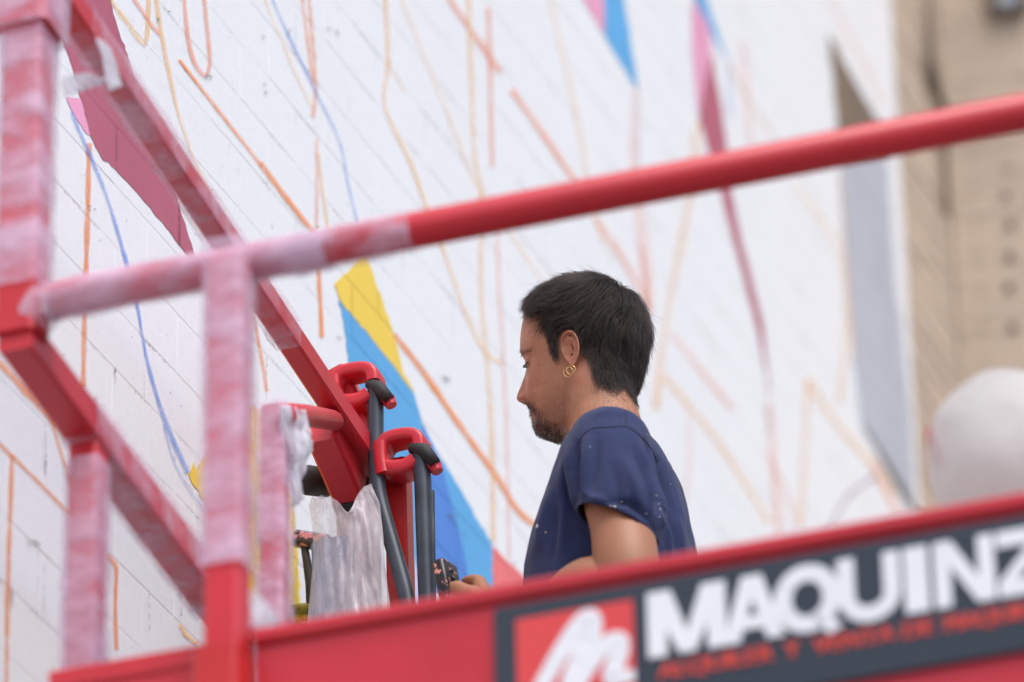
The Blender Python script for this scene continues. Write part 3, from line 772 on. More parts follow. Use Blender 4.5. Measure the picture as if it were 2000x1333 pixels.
# heavy capitals drawn as polygons in a unit box
def box_(x0, y0, x1, y1): return [(x0, y0), (x1, y0), (x1, y1), (x0, y1)]
def arc(cx, cy, rx, ry, RX, RY, a0, a1, n=22):
    L = []
    for i in range(n):
        t, s_ = math.radians(a0 + (a1 - a0) * i / n), math.radians(a0 + (a1 - a0) * (i + 1) / n)
        L.append([(cx + RX * math.cos(t), cy + RY * math.sin(t)), (cx + RX * math.cos(s_), cy + RY * math.sin(s_)), (cx + rx * math.cos(s_), cy + ry * math.sin(s_)), (cx + rx * math.cos(t), cy + ry * math.sin(t))])
    return L
GL = {
 'M': [box_(0, 0, .24, 1), box_(.76, 0, 1, 1), [(.0, 1), (.30, 1), (.60, 0), (.40, 0)], [(.70, 1), (1.0, 1), (.60, 0), (.40, 0)]],
 'A': [[(0, 0), (.28, 0), (.62, 1), (.34, 1)], [(.72, 0), (1, 0), (.66, 1), (.38, 1)], box_(.25, .18, .75, .38)],
 'Q': arc(.5, .5, .23, .27, .5, .52, 0, 360, 30) + [[(.52, .22), (.70, .34), (1.0, .0), (.80, -.10)]],
 'U': [box_(0, .40, .27, 1), box_(.73, .40, 1, 1)] + arc(.5, .40, .23, .18, .5, .42, 180, 360, 20),
 'I': [box_(0, 0, 1, 1)],
 'N': [box_(0, 0, .27, 1), box_(.73, 0, 1, 1), [(0, 1), (.30, 1), (1.0, 0), (.70, 0)]],
 'Z': [box_(0, .76, 1, 1), box_(0, 0, 1, .24), [(.66, .78), (1, .78), (.34, .22), (0, .22)]],
}
base_w = (buw(1290, 1281, SF)[1] + buw(1870, 1186, SF)[1]) / 2
cap_w = (buw(1300, 1158, SF)[1] + buw(1900, 1047, SF)[1]) / 2
print('letters', base_w, cap_w)
for ch, x0, x1 in (('M', 1266, 1419), ('A', 1410, 1532), ('Q', 1512, 1644), ('U', 1638, 1760), ('I', 1768, 1815), ('N', 1826, 1944), ('Z', 1950, 2052)):
    ym = 1235 - (x0 - 1290) * 0.172
    ua = buw(x0, ym, SF)[0]; ub = buw(x1, ym - (x1 - x0) * .172, SF)[0]
    polys = [[(ua + (ub - ua) * a, base_w + (cap_w - base_w) * b) for a, b in p] for p in GL[ch]]
    plate('letter', polys, M['sign_white'], .0015 + 0.0003 * (ord(ch) % 3), sign_o)
# small red line of text under the name
small_w = buw(1300, 1334, SF)[1]; small_h = 0.0215
us = buw(1284, 1318, SF)[0]; ue = buw(2000, 1190, SF)[0]
def text_line(txt, ua, ub, wb, h, mat):
    v, f = glyph(txt)
    k = (ub - ua) / (v[:, 0].max() - v[:, 0].min()); kh = h / 0.7
    mb = MB()
    for dx in (-.0016, 0, .0016):
        mb.add([B(ua + (x - v[:, 0].min()) * k + dx, SF - .0016 - dx * .05, wb + y * kh) for x, y in v], f)
    o = mb.build('text_line', mat, sign_o); return o
for txt, xa, xb in (('ALQUILER', 1287, 1510), ('Y', 1532, 1563), ('VENTA', 1590, 1748), ('DE', 1766, 1824), ('MAQUINARIA', 1848, 2120)):
    f_ = lambda x: buw(x, 1312 - (x - 1287) * 0.166, SF)
    ua, wa = f_(xa); ub, wb = f_(xb)
    text_line(txt, ua, ub, (wa + wb) / 2 - small_h / 2, small_h, M['sign_text_red'])

# ---- film wound round rails and posts (parts of the basket: it is stuck to it)
FP, FW = M['filmpink'], M['filmwhite']
uF = buw(795, 450)[0]
wrap_tube([B(-0.725, 0, -0.002), B(-0.70, 0, 0.0), B(uF - .11, 0, -0.003)], 0.0275, seed=1).build('film_wrap', FP, basket, True)
wrap_tube([B(-0.752, 0, -0.03), B(-0.735, 0, -.006), B(-0.72, 0, -.002)], 0.0285, seed=21).build('film_wrap', M['filmrail'], basket, True)
wrap_tube([B(uF - .16, 0, -0.0028), B(uF + .01, 0, -0.003)], 0.0268, seed=22).build('film_wrap', M['filmend'], basket, True)
wrap_bar(B(-0.765, 0.0, 0.02), B(-0.765, 0.0, 0.43), 0.056, 0.056, EU, 2).build('film_wrap', FP, basket, True)
wrap_bar(B(pl_u, -0.03, 0.01), B(pl_u, -0.03, -0.475), 0.048, 0.048, EU, 3).build('film_wrap', FP, basket, True)
wrap_bar(B(e_u, 0.235, -0.12), B(e_u, 0.235, -0.50), 0.042, 0.046, EU, 4).build('film_wrap', FP, basket, True)
wrap_bar(B(u5, V5, w5 + .004), B(u5, V5, -0.70), 0.034, 0.036, EU, 5, gap=.005).build('film_wrap', FP, basket, True)
wrap_bar(top0 + (top1 - top0) * .06, top0 + (top1 - top0) * .66, 0.034, 0.039, EU, 6).build('film_wrap', M['filmrail'], basket, True)
wrap_bar(mid0 + (mid1 - mid0) * .15, mid0 + (mid1 - mid0) * .50, 0.048, 0.052, EU, 7).build('film_wrap', M['filmrail'], basket, True)
# loose web of film stretched between corner post and end rail, and a creased bunch on the end rail
def sheet(name, corners, nu, nv, wob, mat, parent, seed=0, fold=0.0, nf=5):
    """creased sheet between four corners (a,b,c,d going round)"""
    a, b, c, d = [np.asarray(q, float) for q in corners]
    nrm = np.cross(b - a, d - a); nrm /= np.linalg.norm(nrm); V = []; r_ = np.random.default_rng(seed); ph = r_.uniform(0, 6, 4)
    for j in range(nv + 1):
        for i in range(nu + 1):
            s, t = i / nu, j / nv
            p = (a * (1 - s) + b * s) * (1 - t) + (d * (1 - s) + c * s) * t
            h = fold * (math.sin(s * nf * 6.28 + ph[0] + 1.2 * math.sin(t * 3 + ph[1])) * (0.35 + t) + 0.5 * math.sin(s * nf * 13 + ph[2] + t * 2))
            h += wob * mnoise.noise(Vector(p * 40) + Vector((seed, 0, 0)))
            V.append(p + nrm * h)
    Fc = [(j * (nu + 1) + i, j * (nu + 1) + i + 1, (j + 1) * (nu + 1) + i + 1, (j + 1) * (nu + 1) + i) for j in range(nv) for i in range(nu)]
    o = me_obj(name, V, Fc, mat, parent, True)
    so = o.modifiers.new('thickness', 'SOLIDIFY'); so.thickness = 0.0006
    return o
sheet('film_web', [bp(122, 150, .0), bp(168, 142, .06), bp(214, 158, .12), bp(126, 192, .02)], 16, 12, .004, M['filmwhite2'], basket, 3, .002)
sheet('film_web', [bp(186, 72, .04), bp(214, 92, .08), bp(240, 168, .12), bp(214, 178, .09)], 14, 14, .004, M['filmwhite2'], basket, 5, .002)
wrap_bar(B(-0.765, 0.0, 0.425), B(-0.765, 0.0, 0.57), 0.078, 0.078, EU, 16).build('film_wrap', FP, basket, True)
sheet('film_web', [bp(492, 1150, -.0), bp(545, 1205, .1), bp(540, 1232, .1), bp(492, 1225, 0)], 10, 8, .006, M['filmwhite2'], basket, 8, .002)

# ---- control stand at the far end of the upper rail
VC = 1.28
def cp_(px, py, dv=0.0): return bp(px, py, VC + dv)
def strap(mbx, pts, w, th, wdir=EV, n=5):
    """flat steel strap bent along a path (rounded rectangle section)"""
    P_ = cat_(pts, 6); rings = []
    for i, p in enumerate(P_):
        d = P_[min(i + 1, len(P_) - 1)] - P_[max(i - 1, 0)]; d /= np.linalg.norm(d)
        a = wdir - d * (wdir @ d); a /= np.linalg.norm(a); b = np.cross(d, a); r = th * .35; ring = []
        for qx, qy, a0 in ((1, 1, 0), (-1, 1, 90), (-1, -1, 180), (1, -1, 270)):
            for k in range(n):
                t_ = math.radians(a0 + 90 * k / (n - 1)); ring.append(p + a * (qx * (w / 2 - r) + r * math.cos(t_)) + b * (qy * (th / 2 - r) + r * math.sin(t_)))
        rings.append(ring)
    mbx.loft(rings)
def cat_(pts, n=6):
    pts = [np.array(p, float) for p in pts]; out = []
    for i in range(len(pts) - 1):
        p0, p1, p2, p3 = pts[max(i - 1, 0)], pts[i], pts[i + 1], pts[min(i + 2, len(pts) - 1)]
        for k in range(n):
            t = k / n; out.append(0.5 * (2 * p1 + (p2 - p0) * t + (2 * p0 - 5 * p1 + 4 * p2 - p3) * t * t + (3 * p1 - p0 - 3 * p2 + p3) * t ** 3))
    out.append(pts[-1]); return out
def clamp(px, py, dv=0.0):
    """bent red strap that holds the end of a guard bar: back plate, bridge over the top and a lower lug"""
    mb = MB(); A = lambda x, y, d=0: cp_(px + x, py + y, dv + d)
    strap(mb, [A(-46, 40), A(-44, 18), A(-32, 3), A(-8, -4), A(14, -5), A(27, 2), A(30, 20)], .046, .021)
    strap(mb, [A(-40, 58), A(-20, 60), A(4, 56), A(22, 44)], .046, .026)
    strap(mb, [A(-46, 12), A(-45, 45), A(-40, 74)], .05, .022)
    mb.tube([A(44, 42, -.01), A(54, 48, -.01), A(60, 60, -.01)], [.010, .0115, .009], 10)
    return smooth_by_angle(mb.build('clamp', M['red'], basket), 35)
clamp(705, 733); clamp(795, 862)
mb = MB(); mb.bar(cp_(658, 735, .03), cp_(735, 905, .03), .05, .045, EV, .006); mb.build('clamp_plate', M['red'], basket)
def guard(px, r=.0125, dv=-.01):
    P_ = []
    for i in range(len(px) - 1):
        p0, p1, p2, p3 = [np.array(px[j], float) for j in (max(i - 1, 0), i, i + 1, min(i + 2, len(px) - 1))]
        for k in range(6):
            t = k / 6; q = 0.5 * (2 * p1 + (p2 - p0) * t + (2 * p0 - 5 * p1 + 4 * p2 - p3) * t * t + (3 * p1 - p0 - 3 * p2 + p3) * t ** 3); P_.append(cp_(q[0], q[1], dv))
    P_.append(cp_(px[-1][0], px[-1][1], dv))
    mb = MB(); mb.tube(P_, r, 14); return mb
gb = guard([(733, 752), (734, 800), (734, 880), (737, 945), (744, 985), (758, 1035), (778, 1105), (795, 1172), (805, 1260)]).build('guard_bar', M['steel'], basket, True)
mb = MB(); mb.tube([cp_(722, 750, -.012), cp_(740, 758, -.02), cp_(760, 780, -.02)], [.009, .011, .009], 12); mb.build('pin', M['rubber'], gb, True)
gb = guard([(822, 880), (826, 950), (829, 1040), (834, 1170), (838, 1270)], .0135).build('guard_bar', M['steel'], basket, True)
mb = MB(); mb.tube([cp_(806, 876, -.012), cp_(828, 880, -.02), cp_(850, 905, -.02)], [.010, .012, .009], 12); mb.build('pin', M['rubber'], gb, True)
mb = MB(); mb.tube([cp_(843, 960, .02), cp_(846, 1180, .02)], .005, 10); mb.build('cable', M['steel'], basket, True)
mb = MB(); mb.bar(cp_(777, 905, .04), cp_(786, 1260, .04), .036, .036, EU, .004); mb.build('stand_post', M['redbright'], basket)
# short arm under the rail with its dark end and rubber buffer
c0, c1 = cp_(632, 838, -.10), cp_(684, 958, .02)
mb = MB(); mb.bar(c0, c1, .05, .056, EU, .005); arm = mb.build('control_arm', M['red'], basket)
mb = MB(); dd = (c1 - c0) / np.linalg.norm(c1 - c0); mb.bar(c1 + dd * .0015, c1 + dd * .03, .054, .06, EU, .004); mb.build('arm_cap', M['rubber'], arm)
mb = MB(); mb.tube([cp_(592, 940, .0), cp_(600, 938, .02), cp_(640, 944, .05)], [.020, .024, .023], 16); mb.build('buffer', M['rubber'], basket, True)
mb = MB(); mb.tube([cp_(603, 842, -.08), cp_(618, 815, -.08), cp_(640, 806, -.06), cp_(655, 850, -.02), cp_(672, 880, 0)], [.014, .017, .018, .016, .014], 12); mb.build('arm_bracket', M['red'], basket, True)
mb = MB(); mb.bar(cp_(668, 838, .01), cp_(702, 885, .03), .045, .04, EV, .005); mb.build('arm_bracket', M['red'], basket)
# console body under the film
mb = MB(); mb.bar(cp_(652, 1065, .02), cp_(662, 1300, .02), .062, .05, EU, .008)
console = mb.build('control_console', M['bluebox'], basket)
mb = MB(); mb.bar(cp_(700, 1010, .05), cp_(705, 1300, .05), .06, .05, EU, .008); mb.build('console_case', M['console_grey'], console)

# film hung over the console: its own thing
def drape():
    cols = []
    prof_l = [(610, 968), (604, 990), (612, 1040), (612, 1100), (606, 1160), (600, 1215), (598, 1300)]
    prof_r = [(725, 945), (742, 985), (748, 1040), (752, 1100), (758, 1150), (764, 1200), (770, 1300)]
    nu, nv = 60, 40; V = []
    for j in range(nv + 1):
        t = j / nv * (len(prof_l) - 1); k = min(int(t), len(prof_l) - 2); f = t - k
        L = np.array(prof_l[k]) * (1 - f) + np.array(prof_l[k + 1]) * f; R = np.array(prof_r[k]) * (1 - f) + np.array(prof_r[k + 1]) * f
        for i in range(nu + 1):
            s = i / nu; q = L * (1 - s) + R * s
            topdip = (46 * math.exp(-((s - .60) / .17) ** 2) + 8 * math.exp(-((s - .25) / .2) ** 2) + 6 * mnoise.noise(Vector((s * 9, 0, 0)))) * max(0, 1 - j / nv * 4)
            T = j / nv
            h = -.055 + .03 * (2 * s - 1) ** 2 + .016 * mnoise.noise(Vector((s * 4.0 + T * .9, T * 1.8, 3.1))) + .011 * mnoise.noise(Vector((s * 9 - T * 2, T * 3.0, 7.1))) + .005 * abs(mnoise.noise(Vector((s * 20 + T * 3, T * 9, 1.7))))
            V.append(cp_(q[0], q[1] + topdip, h))
    Fc = [(j * (nu + 1) + i, j * (nu + 1) + i + 1, (j + 1) * (nu + 1) + i + 1, (j + 1) * (nu + 1) + i) for j in range(nv) for i in range(nu)]
    o = me_obj('plastic_sheet', V, Fc, M['filmsheet'], None, True)
    so = o.modifiers.new('thickness', 'SOLIDIFY'); so.thickness = 0.0006
    tag(o, 'crumpled milky plastic sheet hanging over the control console of the red basket', 'plastic sheet')
drape()
# bunch of film hanging at the side of the inner post
sheet('film_web', [bp(548, 792, V5 - .04), bp(598, 800, V5 + .1), bp(604, 880, V5 + .12), bp(575, 905, V5)], 16, 18, .012, M['filmwhite2'], basket, 11, .006)
sheet('film_web', [bp(572, 850, V5), bp(604, 862, V5 + .1), bp(584, 965, V5 + .1), bp(574, 990, V5 + .02)], 12, 16, .01, M['filmwhite2'], basket, 12, .005)
sheet('film_web', [bp(700, 945, VC), bp(728, 955, VC + .02), bp(752, 1040, VC + .02), bp(705, 1030, VC - .02)], 12, 12, .008, FP, basket, 13, .004)

# loose tools seen in the gap beside the sheet
VT = 1.45
def tp(px, py, dv=0.0): return bp(px, py, VT + dv)
t = empty('paint_tool', tp(592, 1240), 'pink spattered tool head on a black handle beside the hanging plastic sheet', 'tool')
mb = MB(); mb.bar(tp(577, 1052), tp(640, 1062), .024, .026, EV, .006); mb.build('tool_head', M['spat_pink'], t)
mb = MB(); mb.tube([tp(594, 1066), tp(600, 1100), tp(606, 1140), tp(612, 1260)], [.006, .007, .008, .009], 12); mb.build('handle', M['rubber'], t, True)
t = empty('paint_roller', tp(588, 1230), 'worn yellow and olive paint roller lying behind the red side panel', 'paint roller')
mb = MB(); mb.tube([tp(556, 1192), tp(600, 1189), tp(640, 1187)], .009, 18); mb.build('roller_sleeve', M['olivefoam'], t, True)
mb = MB(); mb.tube([tp(556, 1210, .01), tp(600, 1204, .01), tp(640, 1200, .01)], .0095, 18); mb.build('roller_cover', M['yellowfoam'], t, True)
mb = MB(); mb.tube([tp(600, 1222, .02), tp(560, 1226, .02)], .004, 10); mb.build('roller_frame', M['spat_pink'], t, True)

# white plastic bag bulging over something behind the panel at the right
VB = 0.16
def bagp(px, py, dv=0.0): return bp(px, py, VB + dv)
cb = bagp(1966, 880)
bag = MB(); rings = []
for i in range(1, 26):
    t_ = math.pi * i / 26; ring = []
    for k in range(48):
        a = 2 * math.pi * k / 48; d = np.array([math.sin(t_) * math.cos(a), math.sin(t_) * math.sin(a), math.cos(t_)])
        rr = 1 + .045 * mnoise.noise(Vector(d * 1.7)) + .016 * mnoise.noise(Vector(d * 7) + Vector((5, 0, 0)))
        ring.append(cb + EU * d[0] * .099 * rr + EV * d[1] * .09 * rr + EW * (d[2] * .106 * rr - (.02 if d[2] < 0 else 0)))
    rings.append(ring[::-1])
bag.loft(rings)
bag = bag.build('plastic_bag', M['bag'], None, True)
tag(bag, 'white plastic bag bulging above the right end of the sign board', 'plastic bag')
mb = MB(); mb.tube([bagp(1838, 905, .0), bagp(1822, 870, .0), bagp(1818, 838, .0)], [.006, .008, .006], 10); mb.build('bag_tie', M['red'], bag, True)

# ================================================================== PERSON
TURN = math.radians(12); TILT = math.radians(15)
PF = np.array([-math.cos(TURN), math.sin(TURN), 0.0]); PU = np.array([0, 0, 1.0]); PS = np.cross(PU, PF)
HO = CAM + ray(1113, 690) * 9.2
HU = PU * math.cos(TILT) + PS * math.sin(TILT); HS = PS * math.cos(TILT) - PU * math.sin(TILT); HF = PF
mm = 0.001
def T(x, y, z): return HO + (PF * x + PS * y + PU * z) * mm
def H(x, y, z): return HO + (HF * x + HS * y + HU * z) * mm
def tpx(px, py, y):
    d = (on_plane(px, py, PS, HO + PS * y * mm) - HO) / mm; return np.array([d @ PF, y, d @ PU])
def hpx(px, py, y=0.0):
    d = (on_plane(px, py, HS, HO + HS * y * mm) - HO) / mm; return np.array([d @ HF, y, d @ HU])
floor_z = B(0, 0, -1.13)[2]
man = empty('person', np.array([HO[0], HO[1], floor_z]) - PF * 0.085, 'dark haired man in a paint specked navy t-shirt standing in the red lift basket', 'person')

def ev_table(tab, z):
    t = np.array(sorted(tab)); return np.interp(z, t[:, 0], t[:, 1])
def gs(x, s): return np.exp(-(x / s) ** 2)
# ---- head, sliced across; front profile measured, nose added on top
prof = [hpx(*p)[[2, 0]] for p in [(1046, 585), (1033, 603), (1026, 622), (1021, 645), (1018.5, 668), (1018, 684), (1022, 697), (1029, 712), (1030, 735), (1030, 760), (1030, 783), (1034, 795), (1037, 801.5), (1036, 809), (1038, 816), (1043.5, 826), (1044, 838), (1050, 850)]]
prof = [tuple(p) for p in prof]
zt = 112
prof += [(zt, -28), (zt - 4, 2), (zt - 9, 20), (zt - 18, 37), (-132, 40), (-136, 28)]
back = [(zt, -34), (zt - 4, -58), (zt - 12, -77), (zt - 24, -92), (75, -103), (50, -114), (21, -119), (0, -117), (-20, -111), (-45, -104), (-67, -97), (-80, -90), (-95, -72), (-104, -52), (-112, -32), (-122, -6), (-127, 18), (-133, 26)]
wid = [(zt, 6), (zt - 3, 26), (zt - 9, 42), (zt - 18, 54), (78, 63), (55, 70), (25, 74), (0, 74), (-25, 72), (-45, 70), (-67, 67), (-85, 63), (-99, 58), (-110, 53), (-120, 47), (-126, 38), (-132, 26), (-136, 10)]
zs = np.concatenate([np.linspace(-136, -60, 58), np.linspace(-59, 90, 90), zt - (zt - 91) * (np.linspace(1, 0, 22) ** 2)])
def smooth_t(tab, z, s=3.0):
    zz = np.arange(-150, 125, 0.5); v = ev_table(tab, zz); k = np.exp(-(np.arange(-24, 25) * 0.5 / s) ** 2); k /= k.sum()
    return np.interp(z, zz, np.convolve(np.pad(v, 24, 'edge'), k, 'valid'))
xf = smooth_t(prof, zs, 1.6); xb = smooth_t(back, zs, 6); ww = smooth_t(wid, zs, 5)
nose_t = [(-10, 0), (-16, 0.5), (-26, 4), (-40, 10), (-52, 15.5), (-58, 17.5), (-62, 17.6), (-66, 15.5), (-70, 10), (-74, 3.5), (-79, 0)]
nose_s = [(-10, 7), (-30, 8), (-50, 9.5), (-60, 10.5), (-70, 11), (-80, 12)]
rings = []
NA = 96
for i, z in enumerate(zs):
    xc = -18 + 22 * np.clip((-z - 60) / 60, 0, 1); xc = min(xc, xf[i] - 8); xc = max(xc, xb[i] + 6)
    nf = np.interp(z, [-140, -118, -95, -60, 0, 60, 112], [2.0, 2.05, 2.0, 2.15, 2.35, 2.3, 2.0])
    ring = []
    for k in range(NA):
        t = 2 * math.pi * (k + .5) / NA; c, s = math.cos(t), math.sin(t)
        n_ = nf if c > 0 else 2.25
        x = xc + ((xf[i] - xc) if c > 0 else (xc - xb[i])) * np.sign(c) * abs(c) ** (2 / n_)
        y = ww[i] * np.sign(s) * abs(s) ** (2 / n_)
        if c > 0:
            x += ev_table(nose_t, z) * gs(y, ev_table(nose_s, z))
            x += 9.5 * gs(abs(y) - 14, 5) * gs(z + 64, 5.5) - 5 * gs(abs(y) - 7.5, 3.5) * gs(z + 71.5, 3)           # alae, nostrils
            x -= 6.5 * gs(abs(y) - 30, 15) * gs(z + 13, 9)                                                       # sockets
            x += 1.6 * gs(abs(y) - 28, 20) * gs(z - 1, 8)                                                       # brow ridge
            x -= 5 * gs(abs(y) - 33, 12) * gs(z + 92, 16)                                                       # hollow beside the mouth
            x += 2.5 * gs(abs(y) - 40, 14) * gs(z + 50, 13)                                                     # cheekbone
            x -= 2.2 * gs(z + 97.5, 1.6) * gs(y, 22); x += 1.6 * gs(z + 92, 3.5) * gs(y, 15) + 2.0 * gs(z + 103, 4) * gs(y, 15)
            x -= 1.2 * gs(y, 3) * gs(z + 86, 4)
        ring.append(H(x, y, z))
    rings.append(ring)
body = MB(); body.loft(rings)
# closed lower-looking lids
for s in (-1, 1):
    body.ball(H(53.5, s * 31, -13), (.0118, .0125, .0112), 20, (HF, HS, HU))
    # upper lid fold
    if False:
        body.tube([H(54, s * 19, -22), H(63, s * 25, -18), H(64.5, s * 32, -17.2), H(60, s * 40, -19), H(53, s * 45, -23)], [.0012, .0018, .0020, .0018, .0012], 8)
# ---- ears
def ear(side):
    top, bot = hpx(1114, 646, 77), hpx(1113, 717, 77)
    cx_, cz_ = (top[0] + bot[0]) / 2, (top[2] + bot[2]) / 2; hh = (top[2] - bot[2]) / 2; hw = 15.5
    nr, na = 14, 48
    def P_(r, a, back_):
        ca, sa = math.cos(a), math.sin(a)
        wdt = hw * (1.0 - 0.30 * max(0, -sa) ** 1.5) * (1 + .10 * max(0, sa))
        u, v = r * ca * wdt, r * sa * hh
        x = cx_ - 1 - u * .97 + v * 0.06; z = cz_ + v                      # u>0 towards the back of the head
        out = 2.5 + (u + hw) * 0.42                                        # flares away towards the back
        if back_: h = out - 3.2
        else:
            h = out + 3.8 * gs(r - .92, .085) * (1 if sa > -.62 else .45) - 3.6 * gs(r - .74, .09) * max(0, min(1, .5 + sa * 1.6 + .3 * ca))
            h += 2.6 * gs(r - .55, .10) * max(0, .35 + .65 * ca)
            h -= 10.5 * gs(math.hypot((u + 3.0) / 7.5, (v + 1.5) / 10.5), .85)
            h += 3.0 * gs(math.hypot((u + 11) / 4.5, (v + 3) / 6), 1)
        return H(x, side * (70.5 + h), z)
    rr = [((j + .001) / (nr - 1)) for j in range(nr)]
    R_ = [[P_(r, 2 * math.pi * k / na * side, False) for k in range(na)] for r in rr] + [[P_(r, 2 * math.pi * k / na * side, True) for k in range(na)] for r in (1.0, .9, .6, .3, .02)]
    body.loft(R_)
ear(1); ear(-1)
# ---- neck and trunk
nb_, nt_ = tpx(1238, 792, 0), tpx(1104, 850, 0)
nr_ = []
def ering(c, rx, ry, ax=(1, 0, 0), n=40, fn=T, tiltz=0.0):
    return [fn(c[0] + rx * math.cos(2 * math.pi * k / n), c[1] + ry * math.sin(2 * math.pi * k / n), c[2] + tiltz * math.cos(2 * math.pi * k / n)) for k in range(n)]
for c, rx, ry, tz in [((-40, 14, -30), 52, 50, -20), ((-42, 10, -70), 51, 53, -22), ((-46, 4, -110), 51, 54, -22), ((-52, 1, -150), 55, 58, -24), ((-58, 0, -190), 50, 74, -18), ((-66, 0, -222), 58, 122, -8)]:
    nr_.append(ering(c, rx, ry, tiltz=tz))
tr_ = [((-70, 0, -250), 68, 150), ((-68, 0, -300), 80, 158), ((-62, 0, -400), 95, 148), ((-58, 0, -520), 100, 142), ((-62, 0, -640), 108, 155), ((-62, 0, -740), 112, 165)]
for c, rx, ry in tr_: nr_.append(ering(c, rx, ry))
body.loft(nr_[::-1])
def cat(pts, n=8):
    pts = [np.array(p, float) for p in pts]; out = []
    for i in range(len(pts) - 1):
        p0, p1, p2, p3 = pts[max(i - 1, 0)], pts[i], pts[i + 1], pts[min(i + 2, len(pts) - 1)]
        for k in range(n):
            t = k / n; out.append(0.5 * (2 * p1 + (p2 - p0) * t + (2 * p0 - 5 * p1 + 4 * p2 - p3) * t * t + (3 * p1 - p0 - 3 * p2 + p3) * t ** 3))
    out.append(pts[-1]); return out
def limb(rows, mbx, n=44, sub=10):
    """rows: (x,y,z,r) in the trunk frame"""
    q = cat(rows, sub); mbx.tube([T(*p[:3]) for p in q], [p[3] * mm for p in q], n)
    mbx.ball(T(*q[0][:3]), q[0][3] * mm * .98, 28); mbx.ball(T(*q[-1][:3]), q[-1][3] * mm * .98, 28)
elb = tpx(1228, 1165, 232); wr = tpx(985, 1222, 120); hc = tpx(915, 1196, 95)
hem_c = (tpx(1127, 1004, 212) + tpx(1287, 1058, 212)) / 2
limb([(-90, 155, -276, 52), (-100, 188, -350, 51), tuple(hem_c + [-6, 0, 0]) + (47,), tuple(elb + [2, -2, 45]) + (48,), tuple(elb) + (40,)], body)
limb([tuple(elb) + (40,), tuple(elb * .72 + wr * .28 + [0, 4, 26]) + (46,), tuple(elb * .4 + wr * .6 + [0, 0, 12]) + (36,), tuple(wr) + (26,)], body)
limb([(-90, -158, -262, 56), (-110, -205, -420, 48), (-128, -222, -560, 40)], body)
limb([(-128, -222, -560, 40), (-60, -200, -575, 42), (90, -120, -590, 27)], body)
def hand(w, c, up, out, closed, mbx):
    """palm with thumb and four unequal fingers closing round what it holds; w wrist, c palm centre"""
    w = np.asarray(w, float); c = np.asarray(c, float); d = (c - w) / np.linalg.norm(c - w)
    u = np.asarray(up, float); u = u - d * (u @ d); u /= np.linalg.norm(u); o = np.asarray(out, float); o = o - d * (o @ d) - u * (o @ u); o /= np.linalg.norm(o)
    # palm: rounded slab made of overlapping tubes
    for k, h in enumerate((27, 9, -9, -26)):
        q = [w + u * h * .55, c - d * 8 + u * h * .9 + o * 2, c + d * 34 + u * h + o * 3]
        mbx.tube([T(*p) for p in cat(q, 4)], [.0155] * 3 + [.0150] * 3 + [.0125] * 3, 14); mbx.ball(T(*q[2]), .0125, 12)
        L = (42, 47, 44, 34)[k]; kn = c + d * 36 + u * h + o * 3
        b1 = kn + d * L * .45 - o * L * .62; b2 = b1 - d * L * .35 - o * L * .42; b3 = b2 - d * L * .48 + o * L * .02
        pts = [kn, kn + d * L * .35 - o * L * .18, b1, b2, b3] if closed else [kn, kn + d * L * .5 - o * 6, kn + d * L * .9 - o * 20, kn + d * L * 1.1 - o * 38]
        r0 = (9.2, 9.4, 9.0, 8.0)[k]
        qq = cat([tuple(p) + (r0 * (1 - .07 * i),) for i, p in enumerate(pts)], 5)
        mbx.tube([T(*p[:3]) for p in qq], [p[3] * mm for p in qq], 12); mbx.ball(T(*qq[-1][:3]), qq[-1][3] * mm, 10)
    th = [tuple(w + d * 18 + u * 18 - o * 4) + (14,), tuple(c - d * 4 + u * 36 - o * 12) + (13,), tuple(c + d * 20 + u * 46 - o * 22) + (10.8,), tuple(c + d * 42 + u * 44 - o * 30) + (9.4,), tuple(c + d * 55 + u * 40 - o * 33) + (8,)]
    qq = cat(th, 6); mbx.tube([T(*p[:3]) for p in qq], [p[3] * mm for p in qq], 14); mbx.ball(T(*qq[-1][:3]), qq[-1][3] * mm, 10)
hand(wr, hc, (0.15, 0.1, 1), (0.1, 1, 0), True, body)
hand((90, -120, -590), (150, -95, -580), (0, 0, 1), (0, -1, 0), False, body)

def voxel(mbx, name, size, smooth=2):
    o = mbx.build(name + '_src', None); md = o.modifiers.new('r', 'REMESH'); md.mode = 'VOXEL'; md.voxel_size = size; md.use_smooth_shade = True
    if smooth:
        sm = o.modifiers.new('s', 'SMOOTH'); sm.factor = 0.5; sm.iterations = smooth
    dg = bpy.context.evaluated_depsgraph_get(); me = bpy.data.meshes.new_from_object(o.evaluated_get(dg)); me.name = name
    src = o.data; bpy.data.objects.remove(o); bpy.data.meshes.remove(src); return me
def co_of(me):
    a = np.empty(len(me.vertices) * 3, dtype=np.float32); me.vertices.foreach_get('co', a); return a.reshape(-1, 3).astype(float)
def nrm_of(me):
    a = np.empty(len(me.vertices) * 3, dtype=np.float32); me.vertices.foreach_get('normal', a); return a.reshape(-1, 3).astype(float)
def set_co(me, c): me.vertices.foreach_set('co', c.astype(np.float32).ravel()); me.update()
def inside(px, py, poly):
    poly = np.asarray(poly, float); r = np.zeros(px.shape, bool); j = len(poly) - 1
    for i in range(len(poly)):
        xi, yi = poly[i]; xj, yj = poly[j]
        c = ((yi > py) != (yj > py)) & (px < (xj - xi) * (py - yi) / (yj - yi + 1e-12) + xi); r ^= c; j = i
    return r
def edge_dist(px, py, poly):
    poly = np.asarray(poly, float); d = np.full(px.shape, 1e9)
    for i in range(len(poly)):
        a = poly[i - 1]; b = poly[i]; ab = b - a; t = np.clip(((px - a[0]) * ab[0] + (py - a[1]) * ab[1]) / (ab @ ab), 0, 1)
        d = np.minimum(d, np.hypot(px - a[0] - t * ab[0], py - a[1] - t * ab[1]))
    return d
